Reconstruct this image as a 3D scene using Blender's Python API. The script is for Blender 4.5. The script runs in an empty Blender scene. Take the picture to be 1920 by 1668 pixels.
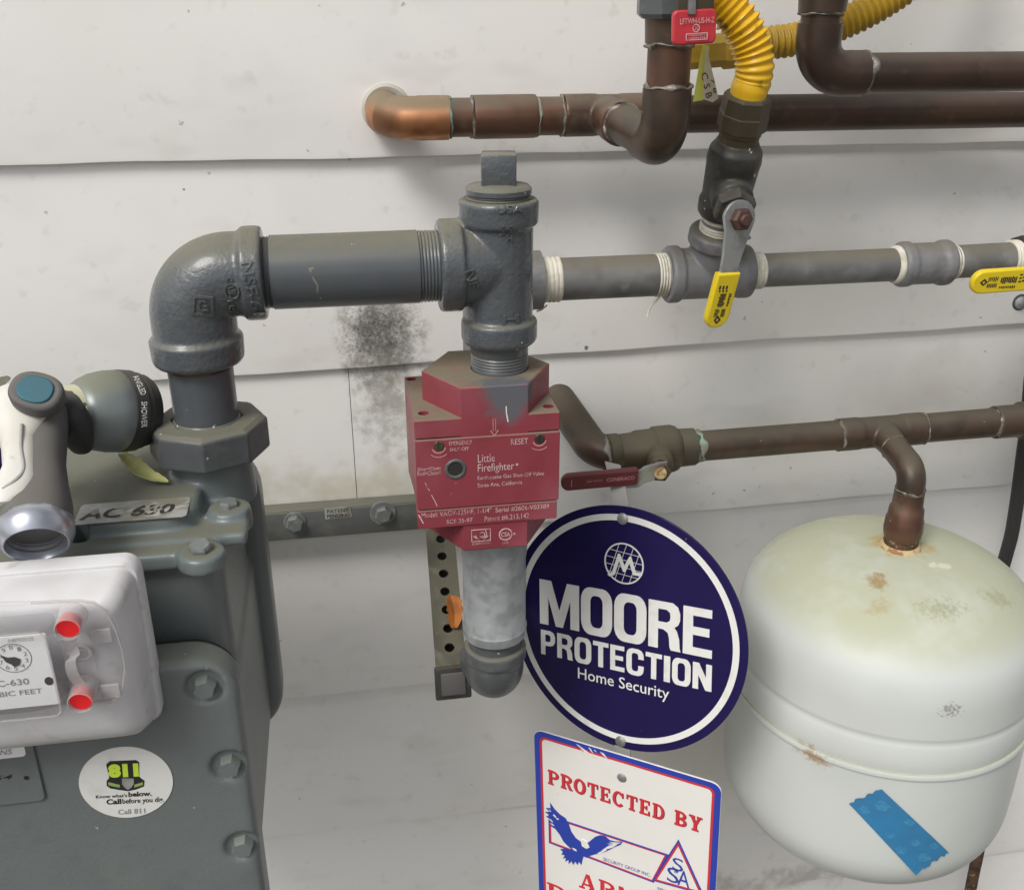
import bpy, bmesh, math, random
from mathutils import Vector, Matrix, Quaternion
from mathutils.bvhtree import BVHTree

# ------------------------------------------------------------------ camera
scene = bpy.context.scene
col = scene.collection
PI = math.pi
TH, YAW = math.radians(23.7), math.radians(9.7)
FPX = 1900.0 / 1920.0                                   # focal length / picture width
CAM = Vector((0.0, -0.891, 1.5))
FW = Vector((math.sin(YAW) * math.cos(TH), math.cos(YAW) * math.cos(TH), -math.sin(TH)))
RT = Vector((math.cos(YAW), -math.sin(YAW), 0.0))
UPV = RT.cross(FW)
cam_d = bpy.data.cameras.new('camera')
cam_d.sensor_fit = 'HORIZONTAL'
cam_d.sensor_width = 36.0
cam_d.lens = 36.0 * FPX
cam_d.clip_start = 0.01
cam_d.clip_end = 500
cam = bpy.data.objects.new('camera', cam_d)
col.objects.link(cam)
cam.matrix_world = Matrix((RT, UPV, -FW)).transposed().to_4x4()
cam.location = CAM
scene.camera = cam

# ------------------------------------------------------------------ light
SUN_EL, SUN_AZ = math.radians(50), math.radians(-44)     # azimuth of the light: from the left, in front of the wall
world = bpy.data.worlds.new('World')
scene.world = world
world.use_nodes = True
wn = world.node_tree.nodes
wl = world.node_tree.links
wn.clear()
sky = wn.new('ShaderNodeTexSky')
sky.sky_type = 'NISHITA'
sky.sun_disc = False
sky.sun_elevation = SUN_EL
sky.sun_rotation = PI + SUN_AZ * -1
sky.air_density = 1.0
sky.dust_density = 4.0
hs = wn.new('ShaderNodeHueSaturation')
hs.inputs['Saturation'].default_value = 0.22
bg = wn.new('ShaderNodeBackground')
bg.inputs['Strength'].default_value = 0.105
wo = wn.new('ShaderNodeOutputWorld')
wl.new(sky.outputs[0], hs.inputs['Color'])
wl.new(hs.outputs[0], bg.inputs['Color'])
wl.new(bg.outputs[0], wo.inputs['Surface'])
sun_d = bpy.data.lights.new('sun', 'SUN')
sun_d.energy = 1.4
sun_d.angle = math.radians(20)
sun_d.color = (1.0, 0.965, 0.91)
sun = bpy.data.objects.new('sun', sun_d)
col.objects.link(sun)
to_sun = Vector((math.sin(SUN_AZ) * math.cos(SUN_EL), -math.cos(SUN_AZ) * math.cos(SUN_EL), math.sin(SUN_EL)))
sun.rotation_euler = to_sun.to_track_quat('Z', 'Y').to_euler()
sun.location = to_sun * 5
scene.view_settings.view_transform = 'Standard'
scene.view_settings.look = 'None'
scene.view_settings.gamma = 1
scene.view_settings.exposure = 0.32
scene.render.resolution_x, scene.render.resolution_y = 1024, 889

# ------------------------------------------------------------------ measuring
def P(x, y, Y):
    """point of the plane at depth Y (metres before the wall) that was measured at pixel x, y of the 1920 wide photograph"""
    d = FW + RT * ((x - 960) / 1900.0) + UPV * ((834 - y) / 1900.0)
    return CAM + d * ((Y - CAM.y) / d.y)
def PZ(x, y, Z):
    d = FW + RT * ((x - 960) / 1900.0) + UPV * ((834 - y) / 1900.0)
    return CAM + d * ((Z - CAM.z) / d.z)
def UV(fr, x, y):
    """the same on a tilted flat plane: local coordinates on the frame fr"""
    d = FW + RT * ((x - 960) / 1900.0) + UPV * ((834 - y) / 1900.0)
    n = fr.col[2].to_3d(); o = fr.col[3].to_3d()
    p = CAM + d * ((o - CAM).dot(n) / d.dot(n))
    q = fr.inverted() @ p
    return (q.x, q.y)
def frame(o, U, V):
    U = Vector(U).normalized(); V = Vector(V); N = U.cross(V).normalized(); V = N.cross(U)
    m = Matrix((U, V, N)).transposed().to_4x4(); m.translation = Vector(o)
    return m
def front(o): return frame(o, (1, 0, 0), (0, 0, 1))
V3 = Vector

# ------------------------------------------------------------------ materials
MATS = {}
def pm(name, color, rough=0.5, metal=0.0, var=(), bump=None, dust=None, specks=(), stains=(), coat=0.0, spec=0.5, dots=(), trans=0.0, gmask=None):
    m = bpy.data.materials.new(name); m.use_nodes = True
    nt = m.node_tree; N = nt.nodes; L = nt.links
    b = N['Principled BSDF']
    tc = N.new('ShaderNodeTexCoord')
    def noise(scale, detail=4, rough_=0.6, off=(0, 0, 0), stretch=None):
        mp = N.new('ShaderNodeMapping'); L.new(tc.outputs['Object'], mp.inputs['Vector'])
        mp.inputs['Location'].default_value = off
        if stretch: mp.inputs['Scale'].default_value = stretch
        n = N.new('ShaderNodeTexNoise'); n.inputs['Scale'].default_value = scale
        n.inputs['Detail'].default_value = detail; n.inputs['Roughness'].default_value = rough_
        L.new(mp.outputs[0], n.inputs['Vector']); return n.outputs['Fac']
    def ramp(s, lo, hi, a=0.0, c=1.0):
        r = N.new('ShaderNodeMapRange'); r.interpolation_type = 'SMOOTHSTEP'
        r.inputs['From Min'].default_value = lo; r.inputs['From Max'].default_value = hi
        r.inputs['To Min'].default_value = a; r.inputs['To Max'].default_value = c
        L.new(s, r.inputs['Value']); return r.outputs[0]
    def mul(a, c, op='MULTIPLY'):
        x = N.new('ShaderNodeMath'); x.operation = op
        for i, v in enumerate((a, c)):
            if isinstance(v, (int, float)): x.inputs[i].default_value = v
            else: L.new(v, x.inputs[i])
        return x.outputs[0]
    rgb = N.new('ShaderNodeRGB'); rgb.outputs[0].default_value = (*color, 1)
    cur = rgb.outputs[0]
    rv = N.new('ShaderNodeValue'); rv.outputs[0].default_value = rough; rcur = rv.outputs[0]
    mv = N.new('ShaderNodeValue'); mv.outputs[0].default_value = metal; mcur = mv.outputs[0]
    def mix(fac, c2, r2=None, m2=None):
        nonlocal cur, rcur, mcur
        x = N.new('ShaderNodeMix'); x.data_type = 'RGBA'
        L.new(fac, x.inputs['Factor']); L.new(cur, x.inputs[6]); x.inputs[7].default_value = (*c2, 1); cur = x.outputs[2]
        for which, v in (('r', r2), ('m', m2)):
            if v is None: continue
            y = N.new('ShaderNodeMix'); y.data_type = 'FLOAT'; L.new(fac, y.inputs['Factor'])
            L.new(rcur if which == 'r' else mcur, y.inputs[2]); y.inputs[3].default_value = v
            if which == 'r': rcur = y.outputs[0]
            else: mcur = y.outputs[0]
    k = 0
    for v in var:            # (colour, scale, lo, hi, amount[, roughness[, metal[, stretch]]])
        k += 3.7
        f = ramp(noise(v[1], 2, 0.62, (k, k * 1.3, k * .7), v[7] if len(v) > 7 else None), v[2], v[3], 0, v[4])
        mix(f, v[0], v[5] if len(v) > 5 else None, v[6] if len(v) > 6 else None)
    if dust:                 # (colour, from, to, amount, noise scale): dust lying on upward faces
        g = N.new('ShaderNodeNewGeometry'); s = N.new('ShaderNodeSeparateXYZ'); L.new(g.outputs['Normal'], s.inputs[0])
        f = ramp(s.outputs['Z'], dust[1], dust[2], 0, dust[3])
        f = mul(f, ramp(noise(dust[4], 3, 0.7, (9, 2, 4)), 0.22, 0.55, 0.55, 1.0))
        mix(f, dust[0], 0.9, 0.0)
    for d in dots:           # (colour, scale, size, keep, amount): scattered round dots of uneven size
        vo = N.new('ShaderNodeTexVoronoi'); vo.inputs['Scale'].default_value = d[1]
        nz = N.new('ShaderNodeTexNoise'); nz.inputs['Scale'].default_value = d[1] * 4; L.new(tc.outputs['Object'], nz.inputs['Vector'])
        va = N.new('ShaderNodeVectorMath'); va.operation = 'MULTIPLY_ADD'
        L.new(nz.outputs['Color'], va.inputs[0]); va.inputs[1].default_value = (0.006,) * 3; L.new(tc.outputs['Object'], va.inputs[2])
        L.new(va.outputs[0], vo.inputs['Vector'])
        sp = N.new('ShaderNodeSeparateColor'); L.new(vo.outputs['Color'], sp.inputs[0])
        size = mul(ramp(sp.outputs[0], d[3], 1.0), d[2])
        f = mul(mul(size, vo.outputs['Distance'], 'SUBTRACT'), 1.0 / (d[2] * .12))
        c = N.new('ShaderNodeClamp'); L.new(f, c.inputs[0])
        mix(mul(c.outputs[0], d[4]), d[0], 0.8, 0.0)
    for s in specks:         # (colour, scale, lo, hi, amount[, rough, metal]) : fine noise chips
        k += 5.1
        mix(ramp(noise(s[1], 3, 0.5, (k, k, -k)), s[2], s[3], 0, s[4]), s[0], s[5] if len(s) > 5 else None, s[6] if len(s) > 6 else None)
    for st in stains:        # (centre, radii, colour, amount, noise scale, noise lo, noise hi)
        mp = N.new('ShaderNodeVectorMath'); mp.operation = 'SUBTRACT'; L.new(tc.outputs['Object'], mp.inputs[0]); mp.inputs[1].default_value = st[0]
        dv = N.new('ShaderNodeVectorMath'); dv.operation = 'DIVIDE'; L.new(mp.outputs[0], dv.inputs[0]); dv.inputs[1].default_value = st[1]
        ln = N.new('ShaderNodeVectorMath'); ln.operation = 'LENGTH'; L.new(dv.outputs[0], ln.inputs[0])
        fall = ramp(ln.outputs['Value'], 0.0, 1.0, 1.0, 0.0)
        k += 2.3
        nz = noise(st[4], 3, 0.7, (k, 0, k))
        f = ramp(mul(nz, mul(fall, 0.34), 'ADD'), st[5], st[6], 0, st[3])
        edge = ramp(ln.outputs['Value'], 0.75, 1.0, 1.0, 0.0)
        mix(mul(f, edge), st[2], 0.75, 0.0)
    L.new(cur, b.inputs['Base Color']); L.new(rcur, b.inputs['Roughness']); L.new(mcur, b.inputs['Metallic'])
    b.inputs['Specular IOR Level'].default_value = spec
    if coat: b.inputs['Coat Weight'].default_value = coat; b.inputs['Coat Roughness'].default_value = 0.12
    if trans:
        b.inputs['Transmission Weight'].default_value = trans
    if bump:                 # list of (scale, strength, distance[, stretch])
        prev = None
        for bb in bump:
            bn = N.new('ShaderNodeBump'); bn.inputs['Strength'].default_value = bb[1]; bn.inputs['Distance'].default_value = bb[2]
            L.new(noise(bb[0], 2, 0.55, (1.1, 7, 3), bb[3] if len(bb) > 3 else None), bn.inputs['Height'])
            if prev: L.new(prev, bn.inputs['Normal'])
            prev = bn.outputs[0]
        L.new(prev, b.inputs['Normal'])
    MATS[name] = m
    return m

DUST = (0.165, 0.158, 0.112)
W0 = (0.82, 0.81, 0.785)
wall_m = pm('wall_paint', W0, 0.55,
    var=[((0.74, 0.715, 0.665), 3.2, 0.45, 0.75, 0.55), ((0.76, 0.755, 0.75), 9, 0.5, 0.7, 0.6), ((0.55, 0.53, 0.48), 55, 0.60, 0.76, 0.28), ((0.62, 0.60, 0.55), 16, 0.54, 0.78, 0.35, 0.6, 0.0, (0.7, 1, 1.6))],
    dots=[((0.10, 0.095, 0.085), 26, 0.075, 0.66, 0.85), ((0.30, 0.28, 0.25), 60, 0.11, 0.84, 0.6)],
    bump=[(9, 0.10, 0.004), (60, 0.08, 0.0010, (0.3, 1, 2))],
    stains=[((0.033, 0, 1.215), (0.050, 0.2, 0.078), (0.16, 0.155, 0.13), 0.85, 70, 0.40, 0.95),
            ((0.030, 0, 1.222), (0.050, 0.2, 0.050), (0.05, 0.05, 0.042), 0.80, 330, 0.50, 0.98),
            ((0.036, 0, 1.155), (0.046, 0.2, 0.075), (0.24, 0.23, 0.19), 0.65, 90, 0.44, 0.98),
            ((-0.02, 0, 1.070), (0.17, 0.2, 0.042), (0.46, 0.43, 0.28), 0.55, 20, 0.46, 0.90),
            ((0.60, 0, 1.13), (0.14, 0.2, 0.06), (0.60, 0.57, 0.50), 0.4, 9, 0.46, 0.9),
            ((0.55, 0, 0.47), (0.35, 0.2, 0.05), (0.25, 0.22, 0.17), 0.5, 25, 0.60, 0.95)])
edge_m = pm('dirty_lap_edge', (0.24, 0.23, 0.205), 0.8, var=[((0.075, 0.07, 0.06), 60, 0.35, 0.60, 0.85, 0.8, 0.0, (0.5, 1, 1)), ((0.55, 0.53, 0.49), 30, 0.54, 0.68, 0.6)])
grime_m = pm('caulk_dirt', (0.16, 0.15, 0.13), 0.9)
G1 = (0.078, 0.087, 0.097)
grey_m = pm('grey_gloss_paint', G1, 0.24, coat=0.35, var=[((0.092, 0.10, 0.104), 30, 0.4, 0.7, 0.6), ((0.05, 0.056, 0.062), 60, 0.55, 0.75, 0.5)],
    dust=(DUST, 0.25, 0.95, 0.85, 60), specks=[((0.62, 0.62, 0.60), 190, 0.745, 0.765, 0.9)], bump=[(330, 0.55, 0.0011), (90, 0.35, 0.0014)])
grey_s = pm('grey_satin_pipe_paint', G1, 0.30, coat=0.15, var=[((0.09, 0.098, 0.103), 30, 0.4, 0.7, 0.6)],
    dust=(DUST, 0.28, 0.92, 0.8, 70), specks=[((0.65, 0.65, 0.62), 170, 0.735, 0.755, 0.9)], bump=[(400, 0.08, 0.0006)])
worn_m = pm('worn_grey_fitting_paint', (0.085, 0.092, 0.098), 0.38, var=[((0.14, 0.14, 0.135), 55, 0.5, 0.75, 0.6), ((0.055, 0.06, 0.062), 30, 0.5, 0.8, 0.6)],
    dust=(DUST, 0.35, 0.9, 0.8, 60), specks=[((0.6, 0.6, 0.58), 210, 0.71, 0.74, 0.8)], bump=[(300, 0.25, 0.001)])
meter_m = pm('meter_enamel', (0.145, 0.164, 0.162), 0.36, var=[((0.17, 0.188, 0.183), 12, 0.4, 0.7, 0.6), ((0.115, 0.132, 0.132), 40, 0.55, 0.8, 0.45)],
    dust=((0.185, 0.20, 0.165), 0.35, 0.95, 0.75, 40), specks=[((0.55, 0.56, 0.54), 150, 0.745, 0.77, 0.8)], bump=[(420, 0.28, 0.0008), (90, 0.22, 0.0014), (26, 0.12, 0.002)])
meter_top_m = pm('meter_top_enamel', (0.125, 0.15, 0.148), 0.36, var=[((0.175, 0.205, 0.20), 25, 0.4, 0.7, 0.6)],
    dust=((0.15, 0.148, 0.105), 0.92, 1.0, 0.8, 22), specks=[((0.6, 0.6, 0.58), 150, 0.74, 0.77, 0.8)], bump=[(260, 0.12, 0.0008)])
bolt_m = pm('grey_painted_bolt', (0.16, 0.175, 0.17), 0.4, var=[((0.28, 0.28, 0.26), 120, 0.5, 0.7, 0.6)], bump=[(400, 0.2, 0.0006)])
galv_m = pm('weathered_galvanised_steel', (0.40, 0.42, 0.43), 0.5, 0.35, var=[((0.26, 0.275, 0.285), 45, 0.42, 0.62, 0.8), ((0.45, 0.46, 0.45), 110, 0.55, 0.7, 0.6)],
    dust=(DUST, 0.4, 0.9, 0.6, 60), bump=[(250, 0.15, 0.0006)])
dgalv_m = pm('dull_grey_gas_pipe', (0.20, 0.203, 0.203), 0.5, 0.25, var=[((0.125, 0.125, 0.12), 35, 0.42, 0.65, 0.8), ((0.30, 0.30, 0.31), 70, 0.6, 0.75, 0.5)],
    dust=((0.15, 0.135, 0.098), 0.2, 0.9, 0.85, 50), bump=[(280, 0.15, 0.0006)])
dfit_m = pm('dull_grey_malleable_fitting', (0.205, 0.208, 0.218), 0.5, 0.15, var=[((0.125, 0.125, 0.125), 45, 0.45, 0.7, 0.7), ((0.34, 0.34, 0.35), 60, 0.6, 0.75, 0.45)],
    dust=((0.16, 0.145, 0.11), 0.3, 0.95, 0.75, 50), bump=[(240, 0.3, 0.001)])
tape_m = pm('thread_seal_tape', (0.66, 0.63, 0.54), 0.75, var=[((0.42, 0.39, 0.30), 90, 0.5, 0.7, 0.7)], bump=[(300, 0.5, 0.001, (5, 1, 1))])
CU = (0.155, 0.082, 0.055)
cop_m = pm('tarnished_copper', CU, 0.36, 0.6, var=[((0.075, 0.048, 0.036), 22, 0.42, 0.65, 0.85, 0.45), ((0.11, 0.09, 0.066), 50, 0.52, 0.72, 0.7, 0.65, 0.2)],
    dust=((0.15, 0.128, 0.093), 0.25, 0.95, 0.75, 45), specks=[((0.55, 0.54, 0.5), 160, 0.735, 0.765, 0.8, 0.6, 0.0)], bump=[(200, 0.06, 0.0006)])
cop_dark_m = pm('dark_brown_copper', (0.085, 0.051, 0.038), 0.34, 0.5, var=[((0.055, 0.038, 0.030), 18, 0.42, 0.62, 0.85), ((0.13, 0.082, 0.056), 60, 0.56, 0.75, 0.5)],
    dust=((0.085, 0.070, 0.054), 0.25, 0.95, 0.7, 45), bump=[(200, 0.06, 0.0006)])
cop_br_m = pm('bright_copper_elbow', (0.52, 0.235, 0.11), 0.34, 0.75, var=[((0.19, 0.095, 0.05), 28, 0.44, 0.62, 0.9, 0.45)],
    dust=((0.20, 0.17, 0.115), 0.1, 0.75, 0.9, 40), bump=[(200, 0.08, 0.0006)])
old_cop_m = pm('olive_brown_copper', (0.095, 0.064, 0.045), 0.38, 0.45, var=[((0.052, 0.042, 0.032), 30, 0.42, 0.65, 0.8), ((0.12, 0.07, 0.046), 24, 0.55, 0.75, 0.7, 0.36, 0.5)],
    dust=((0.105, 0.092, 0.066), 0.3, 0.95, 0.7, 45), specks=[((0.5, 0.5, 0.46), 170, 0.735, 0.765, 0.8, 0.6, 0.0)], bump=[(200, 0.1, 0.0006)])
solder_m = pm('solder', (0.24, 0.225, 0.20), 0.5, 0.4, var=[((0.11, 0.095, 0.075), 110, 0.42, 0.62, 0.9), ((0.28, 0.32, 0.28), 90, 0.58, 0.72, 0.6, 0.8, 0.0)], bump=[(250, 0.6, 0.0015)])
verd_m = pm('verdigris', (0.22, 0.22, 0.17), 0.8, 0.0, var=[((0.22, 0.40, 0.34), 70, 0.52, 0.64, 0.7)], bump=[(250, 0.5, 0.001)])
brass_m = pm('dark_tarnished_brass', (0.088, 0.072, 0.043), 0.5, 0.35, var=[((0.075, 0.062, 0.045), 40, 0.42, 0.65, 0.8)],
    dust=((0.115, 0.105, 0.07), 0.25, 0.95, 0.75, 45), bump=[(240, 0.15, 0.0008)])
black_m = pm('blackened_valve_body', (0.040, 0.040, 0.036), 0.42, 0.2, var=[((0.085, 0.08, 0.065), 50, 0.5, 0.7, 0.8, 0.6)],
    dust=((0.10, 0.09, 0.065), 0.4, 0.95, 0.7, 45), specks=[((0.7, 0.68, 0.6), 130, 0.73, 0.75, 0.9)], bump=[(240, 0.2, 0.001)])
steel_m = pm('dull_steel_lever', (0.40, 0.41, 0.41), 0.42, 0.7, var=[((0.26, 0.25, 0.23), 80, 0.45, 0.7, 0.7)], bump=[(300, 0.1, 0.0005)])
chrome_m = pm('anodised_ring', (0.50, 0.52, 0.58), 0.28, 0.8, var=[((0.30, 0.31, 0.35), 50, 0.45, 0.7, 0.6)])
RED = (0.25, 0.042, 0.058)
red_m = pm('red_valve_paint', RED, 0.45, var=[((0.20, 0.030, 0.042), 30, 0.4, 0.7, 0.7), ((0.33, 0.095, 0.12), 14, 0.5, 0.75, 0.6)],
    dust=((0.19, 0.17, 0.115), 0.45, 0.9, 0.95, 60), specks=[((0.72, 0.62, 0.58), 130, 0.745, 0.76, 0.9)], bump=[(320, 0.12, 0.0007)],
    stains=[((0.100, -0.275, 1.265), (0.026, 0.03, 0.030), (0.10, 0.11, 0.125), 0.95, 40, 0.46, 0.74)])
redh_m = pm('red_vinyl_grip', (0.55, 0.035, 0.05), 0.38, var=[((0.42, 0.03, 0.04), 60, 0.4, 0.7, 0.7)])
dredh_m = pm('dark_red_vinyl_grip', (0.15, 0.025, 0.03), 0.42, var=[((0.10, 0.035, 0.032), 60, 0.4, 0.7, 0.8)])
yel_m = pm('yellow_vinyl_grip', (0.74, 0.56, 0.02), 0.35, var=[((0.60, 0.44, 0.03), 60, 0.5, 0.75, 0.6)])
hose_m = pm('yellow_coated_hose', (0.78, 0.46, 0.015), 0.38, var=[((0.55, 0.31, 0.02), 26, 0.48, 0.72, 0.7), ((0.11, 0.065, 0.015), 55, 0.60, 0.70, 0.75, 0.7)])
dhose_m = pm('dusty_yellow_hose', (0.52, 0.33, 0.03), 0.5, var=[((0.34, 0.22, 0.03), 26, 0.42, 0.65, 0.8)])
white_m = pm('white_print', (0.74, 0.74, 0.71), 0.5, var=[((0.60, 0.59, 0.55), 60, 0.5, 0.75, 0.6)])
faint_m = pm('faded_pale_print', (0.50, 0.24, 0.25), 0.6)
pale_m = pm('pale_print', (0.60, 0.42, 0.42), 0.6, var=[((0.42, 0.16, 0.18), 160, 0.45, 0.7, 0.8)])
ink_m = pm('black_print', (0.02, 0.02, 0.022), 0.6)
gink_m = pm('grey_print', (0.24, 0.24, 0.25), 0.6)
hole_m = pm('dark_inside', (0.02, 0.02, 0.018), 0.8)
navy_m = pm('navy_sign_face', (0.014, 0.010, 0.062), 0.16, spec=0.22, var=[((0.018, 0.013, 0.078), 7, 0.4, 0.65, 0.7)], specks=[((0.25, 0.25, 0.33), 120, 0.74, 0.77, 0.7)])
blue_m = pm('blue_sign_print', (0.025, 0.055, 0.38), 0.4)
redp_m = pm('red_sign_print', (0.60, 0.035, 0.045), 0.45)
dred_m = pm('letter_shadow_print', (0.20, 0.025, 0.045), 0.5)
sign_m = pm('white_sign_face', (0.80, 0.785, 0.745), 0.35, var=[((0.74, 0.72, 0.66), 20, 0.5, 0.8, 0.5)], dots=[((0.6, 0.58, 0.52), 60, 0.12, 0.9, 0.5)])
tank_m = pm('tank_enamel', (0.60, 0.63, 0.605), 0.36, var=[((0.53, 0.56, 0.53), 8, 0.45, 0.75, 0.6)],
    dust=((0.415, 0.43, 0.29), 0.34, 0.85, 0.85, 16), dots=[((0.16, 0.14, 0.11), 26, 0.055, 0.80, 0.8)], 
    stains=[((0.442, -0.195, 1.037), (0.017, 0.016, 0.03), (0.30, 0.18, 0.06), 0.75, 110, 0.52, 0.86),
            ((0.430, -0.222, 1.03), (0.020, 0.016, 0.03), (0.38, 0.31, 0.16), 0.6, 120, 0.56, 0.90),
            ((0.487, -0.152, 1.055), (0.046, 0.05, 0.03), (0.45, 0.28, 0.07), 0.75, 60, 0.52, 0.84),
            ((0.480, -0.236, 1.03), (0.040, 0.020, 0.04), (0.26, 0.26, 0.15), 0.55, 200, 0.60, 0.90),
            ((0.540, -0.225, 1.03), (0.026, 0.018, 0.04), (0.26, 0.26, 0.15), 0.55, 200, 0.60, 0.90),
            ((0.381, -0.235, 0.893), (0.018, 0.05, 0.016), (0.34, 0.19, 0.07), 0.75, 150, 0.58, 0.84),
            ((0.425, -0.25, 0.735), (0.014, 0.06, 0.014), (0.36, 0.22, 0.09), 0.9, 160, 0.60, 0.74),
            ((0.506, -0.186, 1.036), (0.013, 0.007, 0.02), (0.62, 0.62, 0.48), 0.9, 70, 0.45, 0.6),
            ((0.470, -0.285, 0.965), (0.024, 0.05, 0.016), (0.16, 0.15, 0.12), 0.6, 420, 0.74, 0.84)], bump=[(14, 0.05, 0.004)])
rust_m = pm('rusty_steel', (0.12, 0.062, 0.035), 0.8, 0.1, var=[((0.045, 0.030, 0.022), 90, 0.42, 0.62, 0.9), ((0.45, 0.34, 0.20), 140, 0.6, 0.72, 0.8)], bump=[(240, 0.6, 0.0015)])
flux_m = pm('yellowed_seal_ring', (0.55, 0.43, 0.23), 0.8, 0.0, var=[((0.28, 0.13, 0.05), 120, 0.5, 0.62, 0.9)], bump=[(240, 0.6, 0.0015)])
ptape_m = pm('blue_painter_tape', (0.03, 0.20, 0.40), 0.6, var=[((0.04, 0.17, 0.34), 40, 0.4, 0.7, 0.7)], bump=[(120, 0.3, 0.0008), (700, 0.2, 0.0004)])
ptape2_m = pm('blue_tape_lighter_print', (0.055, 0.245, 0.44), 0.6, var=[((0.03, 0.20, 0.40), 260, 0.45, 0.6, 0.9)])
plast_m = pm('grey_white_plastic', (0.64, 0.635, 0.645), 0.36, var=[((0.57, 0.56, 0.555), 25, 0.45, 0.7, 0.7), ((0.42, 0.40, 0.36), 70, 0.60, 0.75, 0.5)], dots=[((0.15, 0.14, 0.13), 60, 0.09, 0.86, 0.8)])
dial_m = pm('white_dial_plate', (0.84, 0.84, 0.845), 0.4)
redcap_m = pm('red_seal_disc', (0.72, 0.015, 0.02), 0.4)
strut_m = pm('grey_steel_strut', (0.135, 0.145, 0.14), 0.5, 0.2, var=[((0.20, 0.20, 0.18), 40, 0.5, 0.7, 0.7)], dust=(DUST, 0.5, 0.95, 0.7, 40), bump=[(250, 0.15, 0.0006)])
perf_m = pm('mossy_strut_paint', (0.115, 0.108, 0.075), 0.6, 0.1, var=[((0.07, 0.064, 0.046), 30, 0.42, 0.65, 0.8), ((0.18, 0.18, 0.13), 70, 0.55, 0.7, 0.6)], bump=[(250, 0.3, 0.0008)])
cable_m = pm('black_cable', (0.030, 0.030, 0.029), 0.55, dust=((0.11, 0.105, 0.09), 0.2, 0.9, 0.6, 40))
leaf_m = pm('dry_yellow_leaf', (0.50, 0.50, 0.20), 0.7, var=[((0.36, 0.35, 0.13), 60, 0.45, 0.7, 0.7)], bump=[(180, 0.5, 0.001)])
oleaf_m = pm('orange_brown_leaf', (0.42, 0.15, 0.03), 0.55, var=[((0.24, 0.09, 0.025), 90, 0.45, 0.65, 0.8)], bump=[(200, 0.6, 0.0015)])
nz_white = pm('nozzle_white_plastic', (0.68, 0.668, 0.62), 0.36, var=[((0.58, 0.56, 0.49), 18, 0.45, 0.7, 0.7), ((0.36, 0.34, 0.29), 80, 0.60, 0.75, 0.4)])
nz_grey = pm('nozzle_grey_rubber', (0.10, 0.095, 0.095), 0.6, var=[((0.14, 0.135, 0.13), 30, 0.45, 0.7, 0.7)], dust=((0.155, 0.145, 0.12), 0.4, 0.95, 0.6, 40))
nz_dome = pm('nozzle_satin_grey_head', (0.22, 0.245, 0.245), 0.36, 0.35, var=[((0.19, 0.22, 0.19), 20, 0.45, 0.7, 0.6)], dust=((0.20, 0.20, 0.13), 0.5, 0.95, 0.7, 30))
nz_dark = pm('nozzle_dark_bezel', (0.028, 0.029, 0.028), 0.5, dust=((0.12, 0.11, 0.085), 0.3, 0.9, 0.6, 40))
nz_teal = pm('nozzle_teal_button', (0.020, 0.115, 0.155), 0.42, var=[((0.03, 0.10, 0.125), 60, 0.4, 0.7, 0.7)])
nz_cream = pm('nozzle_cream_collar', (0.62, 0.60, 0.42), 0.5, var=[((0.05, 0.045, 0.04), 70, 0.53, 0.58, 0.9, 0.8)])
paper_m = pm('faded_tag_paper', (0.60, 0.55, 0.42), 0.8, var=[((0.45, 0.38, 0.26), 60, 0.5, 0.7, 0.7)])
lime_m = pm('yellow_tag_paper', (0.60, 0.60, 0.12), 0.7, var=[((0.50, 0.47, 0.10), 60, 0.5, 0.7, 0.7)])
label_m = pm('worn_foil_label', (0.36, 0.36, 0.34), 0.45, 0.0, var=[((0.16, 0.15, 0.10), 30, 0.42, 0.60, 0.75), ((0.55, 0.55, 0.53), 60, 0.55, 0.7, 0.6)])
lime811_m = pm('lime_print', (0.58, 0.78, 0.06), 0.5)
green811_m = pm('green_print', (0.30, 0.42, 0.12), 0.5)
ground_m = pm('dirt_and_concrete', (0.13, 0.12, 0.10), 0.9, var=[((0.09, 0.08, 0.065), 3, 0.4, 0.65, 0.8), ((0.17, 0.16, 0.14), 18, 0.5, 0.7, 0.6)], bump=[(20, 0.4, 0.02)])
rusthead_m = pm('rusty_handle_nut', (0.10, 0.05, 0.038), 0.6, 0.3, var=[((0.07, 0.045, 0.04), 150, 0.42, 0.62, 0.8)])

def glassy(name, tint, gloss=0.12, haze=0.0):
    m = bpy.data.materials.new(name); m.use_nodes = True
    N = m.node_tree.nodes; L = m.node_tree.links; N.clear()
    o = N.new('ShaderNodeOutputMaterial'); t = N.new('ShaderNodeBsdfTransparent'); t.inputs[0].default_value = (*tint, 1)
    g = N.new('ShaderNodeBsdfGlossy'); g.inputs['Roughness'].default_value = gloss
    lw = N.new('ShaderNodeLayerWeight'); pw = N.new('ShaderNodeMath'); pw.operation = 'POWER'; L.new(lw.outputs['Facing'], pw.inputs[0]); pw.inputs[1].default_value = 4.0
    f = N.new('ShaderNodeMath'); f.operation = 'MULTIPLY_ADD'; L.new(pw.outputs[0], f.inputs[0]); f.inputs[1].default_value = 0.6; f.inputs[2].default_value = 0.035
    mx = N.new('ShaderNodeMixShader'); L.new(f.outputs[0], mx.inputs[0]); L.new(t.outputs[0], mx.inputs[1]); L.new(g.outputs[0], mx.inputs[2])
    last = mx
    if haze:
        d = N.new('ShaderNodeBsdfDiffuse'); d.inputs[0].default_value = (0.75, 0.74, 0.74, 1)
        m2 = N.new('ShaderNodeMixShader'); m2.inputs[0].default_value = haze
        L.new(mx.outputs[0], m2.inputs[1]); L.new(d.outputs[0], m2.inputs[2]); last = m2
    L.new(last.outputs[0], o.inputs[0]); return m
clear_m = glassy('clear_plastic', (0.95, 0.95, 0.955), 0.10, 0.05)
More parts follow.
